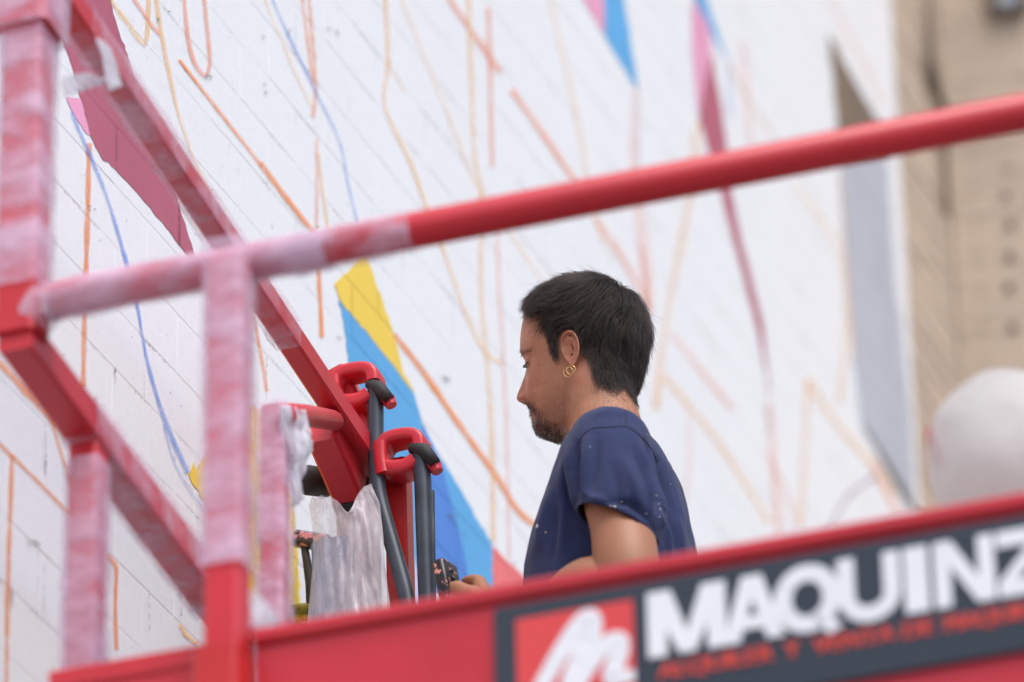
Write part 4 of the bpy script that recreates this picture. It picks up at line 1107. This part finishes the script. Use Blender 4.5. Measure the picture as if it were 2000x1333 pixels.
def soft(px, py, poly, w):
    d = edge_dist(px, py, poly); ins = inside(px, py, poly); return np.clip(np.where(ins, .5 + d / w / 2, .5 - d / w / 2), 0, 1)

skin_me = voxel(body, 'person', 0.0014, 2)
co = co_of(skin_me); nr = nrm_of(skin_me)
hl = (co - HO) / mm; hx, hy, hz = hl @ HF, hl @ HS, hl @ HU
# side view of the head, the far half mirrored onto the near one
def side_view(P):
    l = (P - HO) / mm; x, y, z = l @ HF, np.abs(l @ HS), l @ HU
    return proj(HO + (x[:, None] * HF + y[:, None] * HS + z[:, None] * HU) * mm)[:2]
sx, sy = side_view(co)
HAIR = [(1020, 592), (1040, 607), (1054, 600), (1061, 620), (1065, 645), (1073, 681), (1081, 699), (1089, 699), (1091, 668), (1099, 650), (1115, 643), (1131, 660), (1142, 686), (1150, 697), (1154, 712), (1158, 735), (1172, 750), (1192, 758), (1214, 752), (1228, 765), (1240, 782), (1330, 760), (1330, 480), (1000, 480)]
BEARD = [(1034, 816), (1030, 840), (1040, 870), (1100, 880), (1098, 858), (1094, 838), (1078, 830), (1066, 822), (1060, 812), (1052, 806), (1049, 815), (1043, 822)]
MOUST = [(1025, 786), (1033, 785), (1043, 792), (1050, 806), (1045, 809), (1037, 801)]
STUB = [(1046, 788), (1062, 790), (1085, 780), (1100, 760), (1114, 745), (1120, 770), (1116, 812), (1104, 850), (1075, 850), (1052, 815)]
NAPE = [(1152, 715), (1160, 770), (1180, 790), (1240, 800), (1245, 740), (1190, 740)]
LIP = [(1028, 797), (1036, 797), (1046, 803), (1046, 806), (1036, 815), (1028, 812)]
head_zone = (hz > -175) & (np.abs(hy) < 110) & (hx > -150)
a_scalp = np.where(head_zone, soft(sx, sy, HAIR, 5), 0)
ear_zone = (np.abs(hy) > 74) & (hx < 5) & (hx > -40) & (hz < 25) & (hz > -75)
a_scalp = np.where(ear_zone, 0, a_scalp)
a_beard = np.where(head_zone & (hx > -45), np.maximum(soft(sx, sy, BEARD, 12), soft(sx, sy, MOUST, 7)), 0)
a_stub = np.where(head_zone, np.maximum(soft(sx, sy, STUB, 22) * .55, soft(sx, sy, NAPE, 20) * .55), 0)
a_lip = np.where(head_zone & (hx > 40), soft(sx, sy, LIP, 4), 0) * .8
a_flush = np.where(head_zone, np.clip(gs(np.hypot((hx - 75) / 1.0, (hz + 60) / 1.0), 18) + .8 * ear_zone + .5 * gs(np.hypot(hx - 48, hz + 48), 20), 0, 1), 0)
bz = ((co - HO) / mm) @ PU; a_tan = np.clip((-260 - bz) / 30, 0, 1)
for nm, ar in (('tan', a_tan), ('flush', a_flush), ('scalp', a_scalp), ('beard', a_beard), ('stubble', a_stub), ('lip', a_lip)):
    at = skin_me.attributes.new(nm, 'FLOAT', 'POINT'); at.data.foreach_set('value', ar.astype(np.float32))
def m_skin():
    m, nt, b = mat_new('skin')
    c = ramp(nt, noise_pos(nt, 38, 5, 0.6), [(0.3, (0.42, 0.175, 0.090)), (0.7, (0.53, 0.245, 0.130))])
    bl = ramp(nt, noise_pos(nt, 170, 3, 0.5), [(0.72, (0, 0, 0)), (0.76, (1, 1, 1))]); c = mix_col(nt, bl, c, (0.25, 0.10, 0.065))
    def at(n):
        a = nt.nodes.new('ShaderNodeAttribute'); a.attribute_name = n; return a.outputs['Fac']
    def mul(a, k):
        q = nt.nodes.new('ShaderNodeMath'); q.operation = 'MULTIPLY'; nt.links.new(a, q.inputs[0])
        if hasattr(k, 'links'): nt.links.new(k, q.inputs[1])
        else: q.inputs[1].default_value = k
        return q.outputs[0]
    c = mix_col(nt, mul(at('flush'), .55), c, (0.50, 0.170, 0.105))
    c = mix_col(nt, mul(at('tan'), .85), c, (0.335, 0.140, 0.068))
    dots = ramp(nt, noise_pos(nt, 900, 2, 0.6), [(0.42, (0.25, 0.25, 0.25)), (0.56, (1, 1, 1))])
    c = mix_col(nt, mul(at('stubble'), mul(dots, .55)), c, (0.10, 0.055, 0.042))
    c = mix_col(nt, mul(at('beard'), .58), c, (0.060, 0.036, 0.030))
    c = mix_col(nt, at('lip'), c, (0.24, 0.10, 0.08))
    c = mix_col(nt, mul(at('scalp'), .93), c, (0.022, 0.016, 0.014))
    nt.links.new(c, b.inputs['Base Color']); b.inputs['Roughness'].default_value = 0.5; b.inputs['Specular IOR Level'].default_value = 0.45
    b.inputs['Subsurface Weight'].default_value = 0.10; b.inputs['Subsurface Radius'].default_value = (1.0, 0.35, 0.2); b.inputs['Subsurface Scale'].default_value = 0.004
    bump(nt, b, noise_pos(nt, 450, 4, .7), 0.35, 0.0009)
    return m
M['skin'] = m_skin(); skin_me.materials.append(M['skin'])
skin_me.polygons.foreach_set('use_smooth', [True] * len(skin_me.polygons))
skin = link(bpy.data.objects.new('body', skin_me), man)

# ---- t-shirt
sh = MB()
rows = [(-160, -4, -104, 60, 20), (-170, 0, -112, 66, 16), (-181, 3, -122, 84, 12), (-194, 5, -132, 116, 8), (-210, 8, -144, 150, 4), (-230, 12, -156, 172, 0), (-256, 20, -165, 182, 0), (-296, 36, -172, 186, 0), (-340, 54, -180, 180, 0), (-400, 70, -188, 174, 0), (-500, 82, -196, 168, 0), (-620, 84, -205, 170, 0), (-720, 80, -200, 172, 0)]
rr_ = []
for z, f_, b_, w_, tz in rows:
    c = (f_ + b_) / 2; rx = (f_ - b_) / 2; ring = []
    for k in range(72):
        t = 2 * math.pi * k / 72; n_ = 2.3 if z < -190 else 2.0
        ring.append(T(c + rx * np.sign(math.cos(t)) * abs(math.cos(t)) ** (2 / n_), w_ * np.sign(math.sin(t)) * abs(math.sin(t)) ** (2 / n_), z - tz * math.cos(t)))
    rr_.append(ring)
sh.loft(rr_[::-1])
def sleeve(side):
    pf, pb = tpx(1127, 1004, 212), tpx(1287, 1058, 212); ch = (pf + pb) / 2; e1h = (pf - pb) / 2
    st = [((-84, 105, -250), (62, 0, 0), (0, 0, 58)), ((-86, 150, -260), (64, 0, 0), (0, 30, 56)), ((-90, 177, -288), (66, 0, 2), (0, 50, 37)), ((-98, 193, -338), (68, 0, 6), (0, 60, 16)),
          ((-110, 206, -390), (72, 0, 14), (0, 62, 4)), (tuple(ch + [0, 0, 6]), tuple(e1h * 1.0), (0, 60, 2)), (tuple(ch), tuple(e1h * 1.015), (0, 61, 2))]
    inn = [(tuple(ch + [0, 0, 1]), tuple(e1h * .945), (0, 56, 2)), (tuple(ch + [2, -2, 30]), tuple(e1h * .92), (0, 54, 2)), ((-108, 204, -385), (60, 0, 12), (0, 52, 4))]
    R_ = []
    q = cat([np.concatenate([np.array(a), np.array(b), np.array(c)]) for a, b, c in st], 5) + [np.concatenate([np.array(a), np.array(b), np.array(c)]) for a, b, c in inn]
    for v in q:
        c, e1, e2 = v[:3], v[3:6], v[6:]
        R_.append([T(*( (c + e1 * math.cos(2 * math.pi * k / 56) + e2 * math.sin(2 * math.pi * k / 56)) * np.array([1, side, 1]))) for k in range(56)])
    if side < 0: R_ = [r[::-1] for r in R_]
    sh.loft(R_)
sleeve(1); sleeve(-1)
shirt_me = voxel(sh, 't_shirt', 0.0024, 6)
co = co_of(shirt_me); nr = nrm_of(shirt_me)
# cloth folds: ridges and valleys along measured lines, on the side that faces the viewer
FOLDS = [([(1262, 862), (1278, 905), (1288, 960), (1290, 1010)], 9, -7), ([(1250, 868), (1268, 915), (1276, 980)], 9, 4), ([(1236, 878), (1258, 930), (1270, 985)], 8, -2.5), ([(1150, 850), (1146, 900), (1138, 970)], 11, 3), ([(1166, 855), (1160, 920), (1150, 985)], 9, -2.5),
         ([(1128, 870), (1120, 920), (1122, 1000)], 9, -6), ([(1112, 880), (1100, 940), (1095, 1010), (1092, 1090)], 11, 3.5), ([(1098, 960), (1085, 1030), (1078, 1110)], 10, -3), ([(1222, 905), (1238, 950), (1246, 990)], 9, 2.5), ([(1200, 910), (1206, 960), (1210, 990)], 10, -2),
         ([(1300, 890), (1318, 950), (1330, 1020), (1345, 1085)], 9, 4), ([(1296, 930), (1306, 990), (1318, 1085)], 8, -4), ([(1312, 1000), (1322, 1040), (1335, 1090)], 7, 3), ([(1300, 1010), (1306, 1050), (1310, 1090)], 6, 3.5), ([(1280, 850), (1310, 890), (1335, 950)], 9, -3), ([(1150, 812), (1185, 806), (1222, 806)], 8, 1.5),
         ([(1180, 975), (1230, 985), (1270, 1020)], 8, -2.5), ([(1140, 960), (1160, 975), (1200, 978)], 8, 2), ([(1075, 960), (1060, 1020), (1050, 1080)], 9, 3), ([(1330, 960), (1345, 1020), (1355, 1080)], 7, -3)]
px_, py_, _ = proj(co); facing = np.clip(((CAM - co) / np.linalg.norm(CAM - co, axis=1)[:, None] * nr).sum(1) * 3, 0, 1)
disp = np.zeros(len(co))
for pl, w_, amp in FOLDS:
    d = np.full(len(co), 1e9); tt = np.zeros(len(co)); n_ = len(pl) - 1
    for i in range(n_):
        a = np.array(pl[i], float); b = np.array(pl[i + 1], float); ab = b - a
        t = np.clip(((px_ - a[0]) * ab[0] + (py_ - a[1]) * ab[1]) / (ab @ ab), 0, 1); q = np.hypot(px_ - a[0] - t * ab[0], py_ - a[1] - t * ab[1])
        tt = np.where(q < d, (i + t) / n_, tt); d = np.minimum(d, q)
    disp += amp * 2.6 * np.exp(-(d / w_) ** 2) * np.sin(np.pi * np.clip(tt * .9 + .08, 0, 1))
nz = np.array([mnoise.noise(Vector((p[0] * 18, p[1] * 18, p[2] * 8))) + .55 * mnoise.noise(Vector((p[0] * 46, p[1] * 46, p[2] * 17))) for p in co])
co = co + nr * ((disp * facing + nz * 3.0) * mm)[:, None]
set_co(shirt_me, co)
def m_cloth():
    m, nt, b = mat_new('navy_cotton')
    c = ramp(nt, noise_pos(nt, 14, 5, 0.6), [(0.3, (0.022, 0.029, 0.078)), (0.7, (0.031, 0.040, 0.100))])
    c = mix_col(nt, ramp(nt, noise_pos(nt, 340, 3, 0.6), [(0.4, (0, 0, 0)), (0.8, (.5, .5, .5))]), c, (0.048, 0.058, 0.125))
    sp_ = ramp(nt, noise_pos(nt, 120, 2, 0.5), [(0.775, (0, 0, 0)), (0.79, (1, 1, 1))]); c = mix_col(nt, sp_, c, (0.38, 0.38, 0.42))
    nt.links.new(c, b.inputs['Base Color']); b.inputs['Roughness'].default_value = 0.9; b.inputs['Specular IOR Level'].default_value = 0.15
    b.inputs['Sheen Weight'].default_value = 0.08; b.inputs['Sheen Roughness'].default_value = 0.5
    bump(nt, b, noise_pos(nt, 900, 2, 0.5), 0.25, 0.0008)
    return m
M['navy'] = m_cloth(); shirt_me.materials.append(M['navy']); shirt_me.polygons.foreach_set('use_smooth', [True] * len(shirt_me.polygons))
shirt = link(bpy.data.objects.new('t_shirt', shirt_me), man)
tri = [tuple(p.vertices) for p in shirt_me.polygons]
bvh = BVHTree.FromPolygons([tuple(c) for c in co], tri)
def on_shirt(x, y):
    r = Vector(ray(x, y)).normalized(); h = bvh.ray_cast(Vector(CAM), r); return h[0], h[1]
M['navy_dark'] = m_plain('navy_seam', (0.018, 0.022, 0.055), 0.9, 0.1, 60)
def seam(px, r=.0008, mat=None, name='seam'):
    P_ = []
    q = cat([np.array(p, float) for p in px], 10)
    for x, y in q:
        l, n = on_shirt(x, y)
        if l is not None: P_.append(np.array(l) + np.array(n) * .0002)
    if len(P_) > 2:
        mb = MB(); mb.tube(P_, r, 6); mb.build(name, mat or M['navy_dark'], shirt, True)
seam([(1128, 872), (1138, 852), (1156, 838), (1190, 835), (1222, 834), (1246, 848), (1268, 872), (1284, 902)], .0011)
seam([(1222, 834), (1223, 815), (1221, 803)], .0009)
seam([(1131, 994), (1150, 982), (1190, 979), (1232, 988), (1262, 1010), (1281, 1035)], .0007)
# dried paint on the shirt
def speck(x, y, r, mat):
    l, n = on_shirt(x, y)
    if l is None: return
    l, n = np.array(l), np.array(n); a = np.cross(n, [0, 0, 1.]); a /= np.linalg.norm(a); b = np.cross(n, a); k = 10
    ring = [l + n * .0006 + (a * math.cos(2 * math.pi * i / k) + b * math.sin(2 * math.pi * i / k)) * r * mm * rng.uniform(.75, 1.1) for i in range(k)]
    base = [p - n * .0012 for p in ring]
    mb = MB(); mb.loft([base, ring]); mb.build('paint_speck', mat, shirt)
for x, y, r in [(1049, 1028, 3.6), (1046, 1010, 1.6), (1050, 1001, 1.8), (1043, 1018, 1.3), (1066, 1040, 1.2), (1214, 981, 1.2), (1201, 990, 1.8), (1193, 989, 1.0), (1289, 995, 1.6), (1286, 985, 1.0), (1262, 1004, .9), (1288, 1010, 1.2), (1322, 926, .8), (1309, 946, .8), (1282, 968, .9)]:
    speck(x, y, r, M['sign_white'] if r > 1.5 and x < 1100 else M['cream'])

# ---- trousers and shoes (behind the panel)
tr = MB(); rows = [(-690, -62, 122, 168), (-780, -66, 125, 170), (-860, -66, 122, 165)]
tr.loft([ering((c, 0, z), rx, ry) for z, c, rx, ry in rows][::-1])
fz = (floor_z - HO[2]) / mm
for s in (-1, 1): limb([(-66, s * 88, -830, 84), (-55, s * 95, -1000, 74), (-55, s * 100, -1180, 60), (-75, s * 104, fz + 330, 58), (-85, s * 106, fz + 75, 52)], tr)
tr_me = voxel(tr, 'trousers', 0.009, 2); M['denim'] = m_plain('dark_work_cloth', (0.05, 0.055, 0.07), 0.9, 0.2, 40); tr_me.materials.append(M['denim'])
link(bpy.data.objects.new('trousers', tr_me), man)
for s in (-1, 1):
    mb = MB(); mb.loft([[T(x0 + r * math.cos(t) * 1.0, s * 106 + r * .8 * math.sin(t), fz + h) for t in np.linspace(0, 6.283, 20, endpoint=False)] for x0, r, h in ((-60, 62, 60), (-55, 66, 95))][::1])
    mb.loft([[T(-30 + L * math.cos(t), s * 106 + W * math.sin(t), fz + h) for t in np.linspace(0, 6.283, 24, endpoint=False)] for L, W, h in ((130, 48, 0), (134, 50, 15), (128, 48, 40), (90, 40, 68), (60, 36, 78))])
    mb.build('shoe', M['rubber'], man, True)

# ---- hair: strands grown from the scalp
head_tris = [(p.vertices[0], p.vertices[1], p.vertices[2], p.vertices[-1]) for p in skin_me.polygons]
co_s = co_of(skin_me); nr_s = nrm_of(skin_me)
HTR = np.array(head_tris); cen = co_s[HTR].mean(1); cn = nr_s[HTR].mean(1); cn /= np.linalg.norm(cn, axis=1)[:, None]
cl = (cen - HO) / mm; chx, chy, chz = cl @ HF, cl @ HS, cl @ HU
csx, csy = side_view(cen)
ok_head = (chz > -170) & (np.abs(chy) < 110)
def fill(vals): return np.array(vals)
def rnd(n, s=1.0): return rng.normal(0, s, n)
def strands(name, sel_w, count, npts, maker, mat, rad):
    p = sel_w / sel_w.sum(); idx = rng.choice(len(sel_w), size=count, p=p)
    root = cen[idx] + rng.normal(0, .0006, (count, 3)); nn = cn[idx]
    root = root - nn * .0004
    pts = maker(root, nn, idx)                                   # (count, npts, 3)
    hc_ = bpy.data.hair_curves.new(name); hc_.add_curves([npts] * count)
    hc_.attributes['position'].data.foreach_set('vector', pts.astype(np.float32).ravel())
    ra = hc_.attributes.get('radius') or hc_.attributes.new('radius', 'FLOAT', 'POINT')
    taper = np.linspace(1, .25, npts) ** .7
    rr = (rad * rng.uniform(.7, 1.2, (count, 1)) * taper[None, :]).astype(np.float32); ra.data.foreach_set('value', rr.ravel())
    hc_.materials.append(mat)
    return link(bpy.data.objects.new(name, hc_), man)
def m_hair(name, a, b_):
    m, nt, b = mat_new(name)
    h = nt.nodes.new('ShaderNodeBsdfHairPrincipled'); h.parametrization = 'COLOR'
    nt.links.new(ramp(nt, noise_pos(nt, 90, 3, .6), [(.3, a), (.7, b_)]), h.inputs['Color'])
    h.inputs['Roughness'].default_value = 0.32; h.inputs['Radial Roughness'].default_value = 0.5
    b.inputs['Base Color'].default_value = (.040, .025, .019, 1); b.inputs['Roughness'].default_value = 0.6; b.inputs['Specular IOR Level'].default_value = 0.2
    mx = nt.nodes.new('ShaderNodeMixShader'); mx.inputs[0].default_value = 0.45
    nt.links.new(b.outputs[0], mx.inputs[1]); nt.links.new(h.outputs[0], mx.inputs[2]); nt.links.new(mx.outputs[0], nt.nodes['Material Output'].inputs['Surface'])
    return m
M['hair'] = m_hair('dark_brown_hair', (0.004, 0.0028, 0.0024), (0.020, 0.0125, 0.010))
w_hair = np.where(ok_head & (chz > -110), soft(csx, csy, HAIR, 5), 0) * (1 - ((np.abs(chy) > 73.5) & (chx < 8) & (chx > -36) & (chz < 18)))
skull = BVHTree.FromPolygons([tuple(c) for c in co_s], [h for h, o_ in zip(head_tris, ok_head & ~((np.abs(chy) > 75) & (chx < 8) & (chx > -40) & (chz < 18))) if o_])
crown = HO + (HF * -85 + HU * 95) * mm
def hair_maker(root, nn, idx):
    n = len(root); K = 8; x, y, z = chx[idx], chy[idx], chz[idx]
    away = root - crown; away = away - nn * (away * nn).sum(1)[:, None]; away /= np.linalg.norm(away, axis=1)[:, None] + 1e-9
    backd = -HF[None, :] * np.ones((n, 1)) - HU * .55; backd = backd - nn * (backd * nn).sum(1)[:, None]; backd /= np.linalg.norm(backd, axis=1)[:, None] + 1e-9
    downd = -HU[None, :] * np.ones((n, 1)) - HF * .35; downd = downd - nn * (downd * nn).sum(1)[:, None]; downd /= np.linalg.norm(downd, axis=1)[:, None] + 1e-9
    fw = np.clip((x - 30) / 25, 0, 1) * np.clip((z - 40) / 25, 0, 1)           # fringe
    lowf = np.clip((20 - z) / 50, 0, 1)
    sb = np.clip((x - 5) / 15, 0, 1) * np.clip((45 - z) / 30, 0, 1)             # temple and sideburn hang down
    mixb = (1 - lowf)[:, None] * away + lowf[:, None] * (downd * .9 + away * .35 + backd * .12) + fw[:, None] * HU * .12
    mixb = mixb * (1 - sb)[:, None] + (downd + HF * .1) * sb[:, None]
    # wandering locks
    f1 = np.array([[mnoise.noise(Vector(p * 30)), mnoise.noise(Vector(p * 30) + Vector((9, 0, 0))), mnoise.noise(Vector(p * 30) + Vector((0, 9, 0)))] for p in root])
    mixb = mixb + f1 * (.55 + .7 * fw[:, None]) + rng.normal(0, 1, (n, 3)) * (.07 + .22 * fw[:, None]); mixb = mixb - nn * (mixb * nn).sum(1)[:, None]; mixb /= np.linalg.norm(mixb, axis=1)[:, None] + 1e-9
    thick = 3.5 + 7.5 * np.clip((z + 85) / 130, 0, 1) + 3.0 * np.clip((-x - 60) / 50, 0, 1) * np.clip((z + 80) / 70, 0, 1)
    thick *= np.where(x > 25, np.clip(1 - (x - 25) / 90, .6, 1), 1); thick = np.where(sb > .4, 3.0, thick)
    Ln = np.interp(z, [-100, -60, 0, 50, 110], [16, 22, 32, 40, 42]) * rng.uniform(.45, 1.15, n); Ln = np.where(sb > .4, Ln * .55, Ln); Ln = Ln * (1 - fw * rng.uniform(.35, .85, n)); Ln = np.where((x > 30) & (z < 80), Ln * .6, Ln); near_ear = np.exp(-((x + 10) / 32) ** 2) * np.clip((52 - z) / 25, 0, 1); Ln = Ln * (1 - .62 * near_ear)
    lay = rng.uniform(.1, 1.0, n) ** .7; bend = rng.normal(0, .18, (n, 3)); t = np.linspace(0, 1, K)
    nse = np.array([mnoise.noise(Vector(p * 60) + Vector((3, 3, 3))) for p in root])
    thick = thick * (1 + .60 * nse)
    lift = 1 - np.exp(-3.2 * t)
    side = np.cross(nn, mixb)
    wav = np.sin(t[None, :] * 4.5 + rng.uniform(0, 1.2, n)[:, None] + 6 * nse[:, None]) * t[None, :] * 2.6
    P_ = root[:, None, :] + nn[:, None, :] * ((thick * lay)[:, None] * lift[None, :] * mm)[:, :, None] + mixb[:, None, :] * (Ln[:, None] * t[None, :] * mm)[:, :, None] + side[:, None, :] * (wav * mm)[:, :, None]
    h_ = ((thick * lay)[:, None] * lift[None, :]) * (1 + .9 * (t ** 3)[None, :] * np.clip(rng.normal(0, .26, n), -.2, .9)[:, None])
    h_ = h_ + (fw * rng.uniform(-1, 7, n))[:, None] * (t ** 1.3)[None, :]
    P_ = P_ + bend[:, None, :] * ((t ** 2)[None, :, None] * 6 * mm)
    # strands follow the round of the skull: hold each point at its own height over the scalp
    fly = rng.random(n) < .035; h_ = h_ * (1 + fly[:, None] * rng.uniform(.2, 1.1, n)[:, None] * t[None, :] ** 1.5)
    free = fw > .25
    for i in range(n):
        for k in range(1, K):
            l_, nn_, _f, _d = skull.find_nearest(Vector(P_[i, k]))
            q = np.array(l_) + np.array(nn_) * h_[i, k] * mm
            P_[i, k] = q if not free[i] else (P_[i, k] * .55 + q * .45 if k > 3 else q)
    return P_
strands('hair', w_hair, 24000, 8, hair_maker, M['hair'], .00024)
def short_maker(L0, L1, dirv, spread=.35, lift=.55):
    def f(root, nn, idx):
        n = len(root); d = np.asarray(dirv)[None, :] * np.ones((n, 1)); d = d - nn * (d * nn).sum(1)[:, None] * .9; d /= np.linalg.norm(d, axis=1)[:, None] + 1e-9
        d = d + nn * lift + rng.normal(0, spread, (n, 3)); d /= np.linalg.norm(d, axis=1)[:, None]
        L = rng.uniform(L0, L1, n); t = np.linspace(0, 1, 4)
        return root[:, None, :] + d[:, None, :] * (L[:, None] * t[None, :] * mm)[:, :, None] + nn[:, None, :] * .0010
    return f
down = -HU * 1.0 + HF * .15
w_b = np.where(ok_head & (chx > -45), np.maximum(soft(csx, csy, BEARD, 10), soft(csx, csy, MOUST, 6) * .9), 0)
strands('beard', w_b, 2500, 4, short_maker(2.5, 5.5, down, .3, .45), M['hair'], .00020)
w_s = np.where(ok_head, soft(csx, csy, STUB, 20), 0)
strands('stubble', w_s, 1300, 4, short_maker(1.0, 2.4, down, .3, .4), M['hair'], .00014)
w_n = np.where(ok_head, soft(csx, csy, NAPE, 14), 0) * np.clip((chz + 112) / 40 + .3, 0, 1)
strands('nape_hair', w_n, 700, 4, short_maker(3, 9, -HU - HF * .2, .35, .25), M['hair'], .00016)
BROW = [(1010, 684), (1020, 684), (1036, 682), (1038, 685), (1025, 691), (1012, 702)]
w_e = np.where(ok_head & (chx > 30) & (np.abs(chy) > 9), soft(csx, csy, BROW, 2.5), 0)
strands('eyebrow', w_e, 260, 4, short_maker(3, 6, -HF * .25 + HU * .05 + HS * 0, .35, .5), M['hair'], .00022)
# lashes at the lowered lid edge
def lashes():
    cs = []
    for s in (-1, 1):
        for k in range(54):
            a = k / 53; y = 20.5 + 22 * a; x = 64.2 - 7.5 * ((a - .40) / .6) ** 2 * (1 if a > .4 else .5); z = -16.5 - 1.0 * math.sin(a * 3.1)
            r = H(x, s * y, z); d = HF * (.75 - .3 * a) - HU * .75 + HS * s * (.55 * (a - .3)); d = d / np.linalg.norm(d)
            xs_ = 53.5 + 11.8 * math.sqrt(max(.02, (1 - ((y - 31) / 12.5) ** 2) * (1 - ((z + 13) / 11.2) ** 2))) + .5; r = H(xs_, s * y, z)
            cs.append([r - HF * .001 + d * (t * rng.uniform(7, 9) * mm) + HU * (t * t * 2.0 * mm) for t in (0, .33, .66, 1)])
    hc_ = bpy.data.hair_curves.new('eyelash'); hc_.add_curves([4] * len(cs)); hc_.attributes['position'].data.foreach_set('vector', np.array(cs, dtype=np.float32).ravel())
    ra = hc_.attributes.get('radius') or hc_.attributes.new('radius', 'FLOAT', 'POINT'); ra.data.foreach_set('value', np.tile(np.array([.0006, .0005, .0003, .0001], dtype=np.float32), len(cs)))
    hc_.materials.append(M['hair']); link(bpy.data.objects.new('eyelash', hc_), man)
lashes()
# two gold hoops in the near ear
for (x, y, r, w_) in ((1115.5, 723, 7.0, .0), (1110.5, 727.5, 7.6, -2.0)):
    c = hpx(x, y, 86 + w_); mb = MB(); pts = []
    for k in range(29):
        a = math.radians(70 + 330 * k / 28); pts.append(H(c[0] + r * math.cos(a), c[1] + 1.8 * math.sin(a * .5), c[2] + r * math.sin(a)))
    mb.tube(pts, .00055, 8); mb.build('earring', M['gold'], man, True)

# ---- what he holds
ph0, ph1 = tpx(868, 1104, 78), tpx(886, 1190, 78)
t = empty('handheld_remote', T(*ph1), 'small black spattered device held in the hand of the man in the navy t-shirt', 'remote')
mb = MB(); A_, Bq = T(*(ph0 + [1, 0, 4])), T(*ph1); ax = (Bq - A_) / np.linalg.norm(Bq - A_)
sd = PF * .35 + PS * .94
def rbox(mbx, a, b, w, h, side, r=.006, n=5):
    d = (b - a) / np.linalg.norm(b - a); s1 = side - d * (side @ d); s1 /= np.linalg.norm(s1); s2 = np.cross(d, s1); rings = []
    def sec(c, kx): 
        R_ = []
        for qx, qy, a0 in ((1, 1, 0), (-1, 1, 90), (-1, -1, 180), (1, -1, 270)):
            for i in range(n):
                t_ = math.radians(a0 + 90 * i / (n - 1)); R_.append(c + s1 * (qx * (w / 2 - r) + r * math.cos(t_)) * kx + s2 * (qy * (h / 2 - r) + r * math.sin(t_)) * kx)
        return R_
    for o_, kx in ((0, .62), (.0022, .86), (.006, 1.0)): rings.append(sec(a + d * o_, kx))
    for o_, kx in ((.006, 1.0), (.0022, .86), (0, .62)): rings.append(sec(b - d * o_, kx))
    mbx.loft(rings)
rbox(mb, A_, Bq, .046, .021, sd); mb.build('casing', M['spat_orange'], t, True)
s2 = np.cross(ax, sd - ax * (sd @ ax))
for k in range(3):
    mb = MB(); mb.tube([A_ + ax * (.018 + .014 * k) - s2 * .0105, A_ + ax * (.018 + .014 * k) - s2 * .0125], .0036, 10); mb.build('button', M['steel'], t, True)
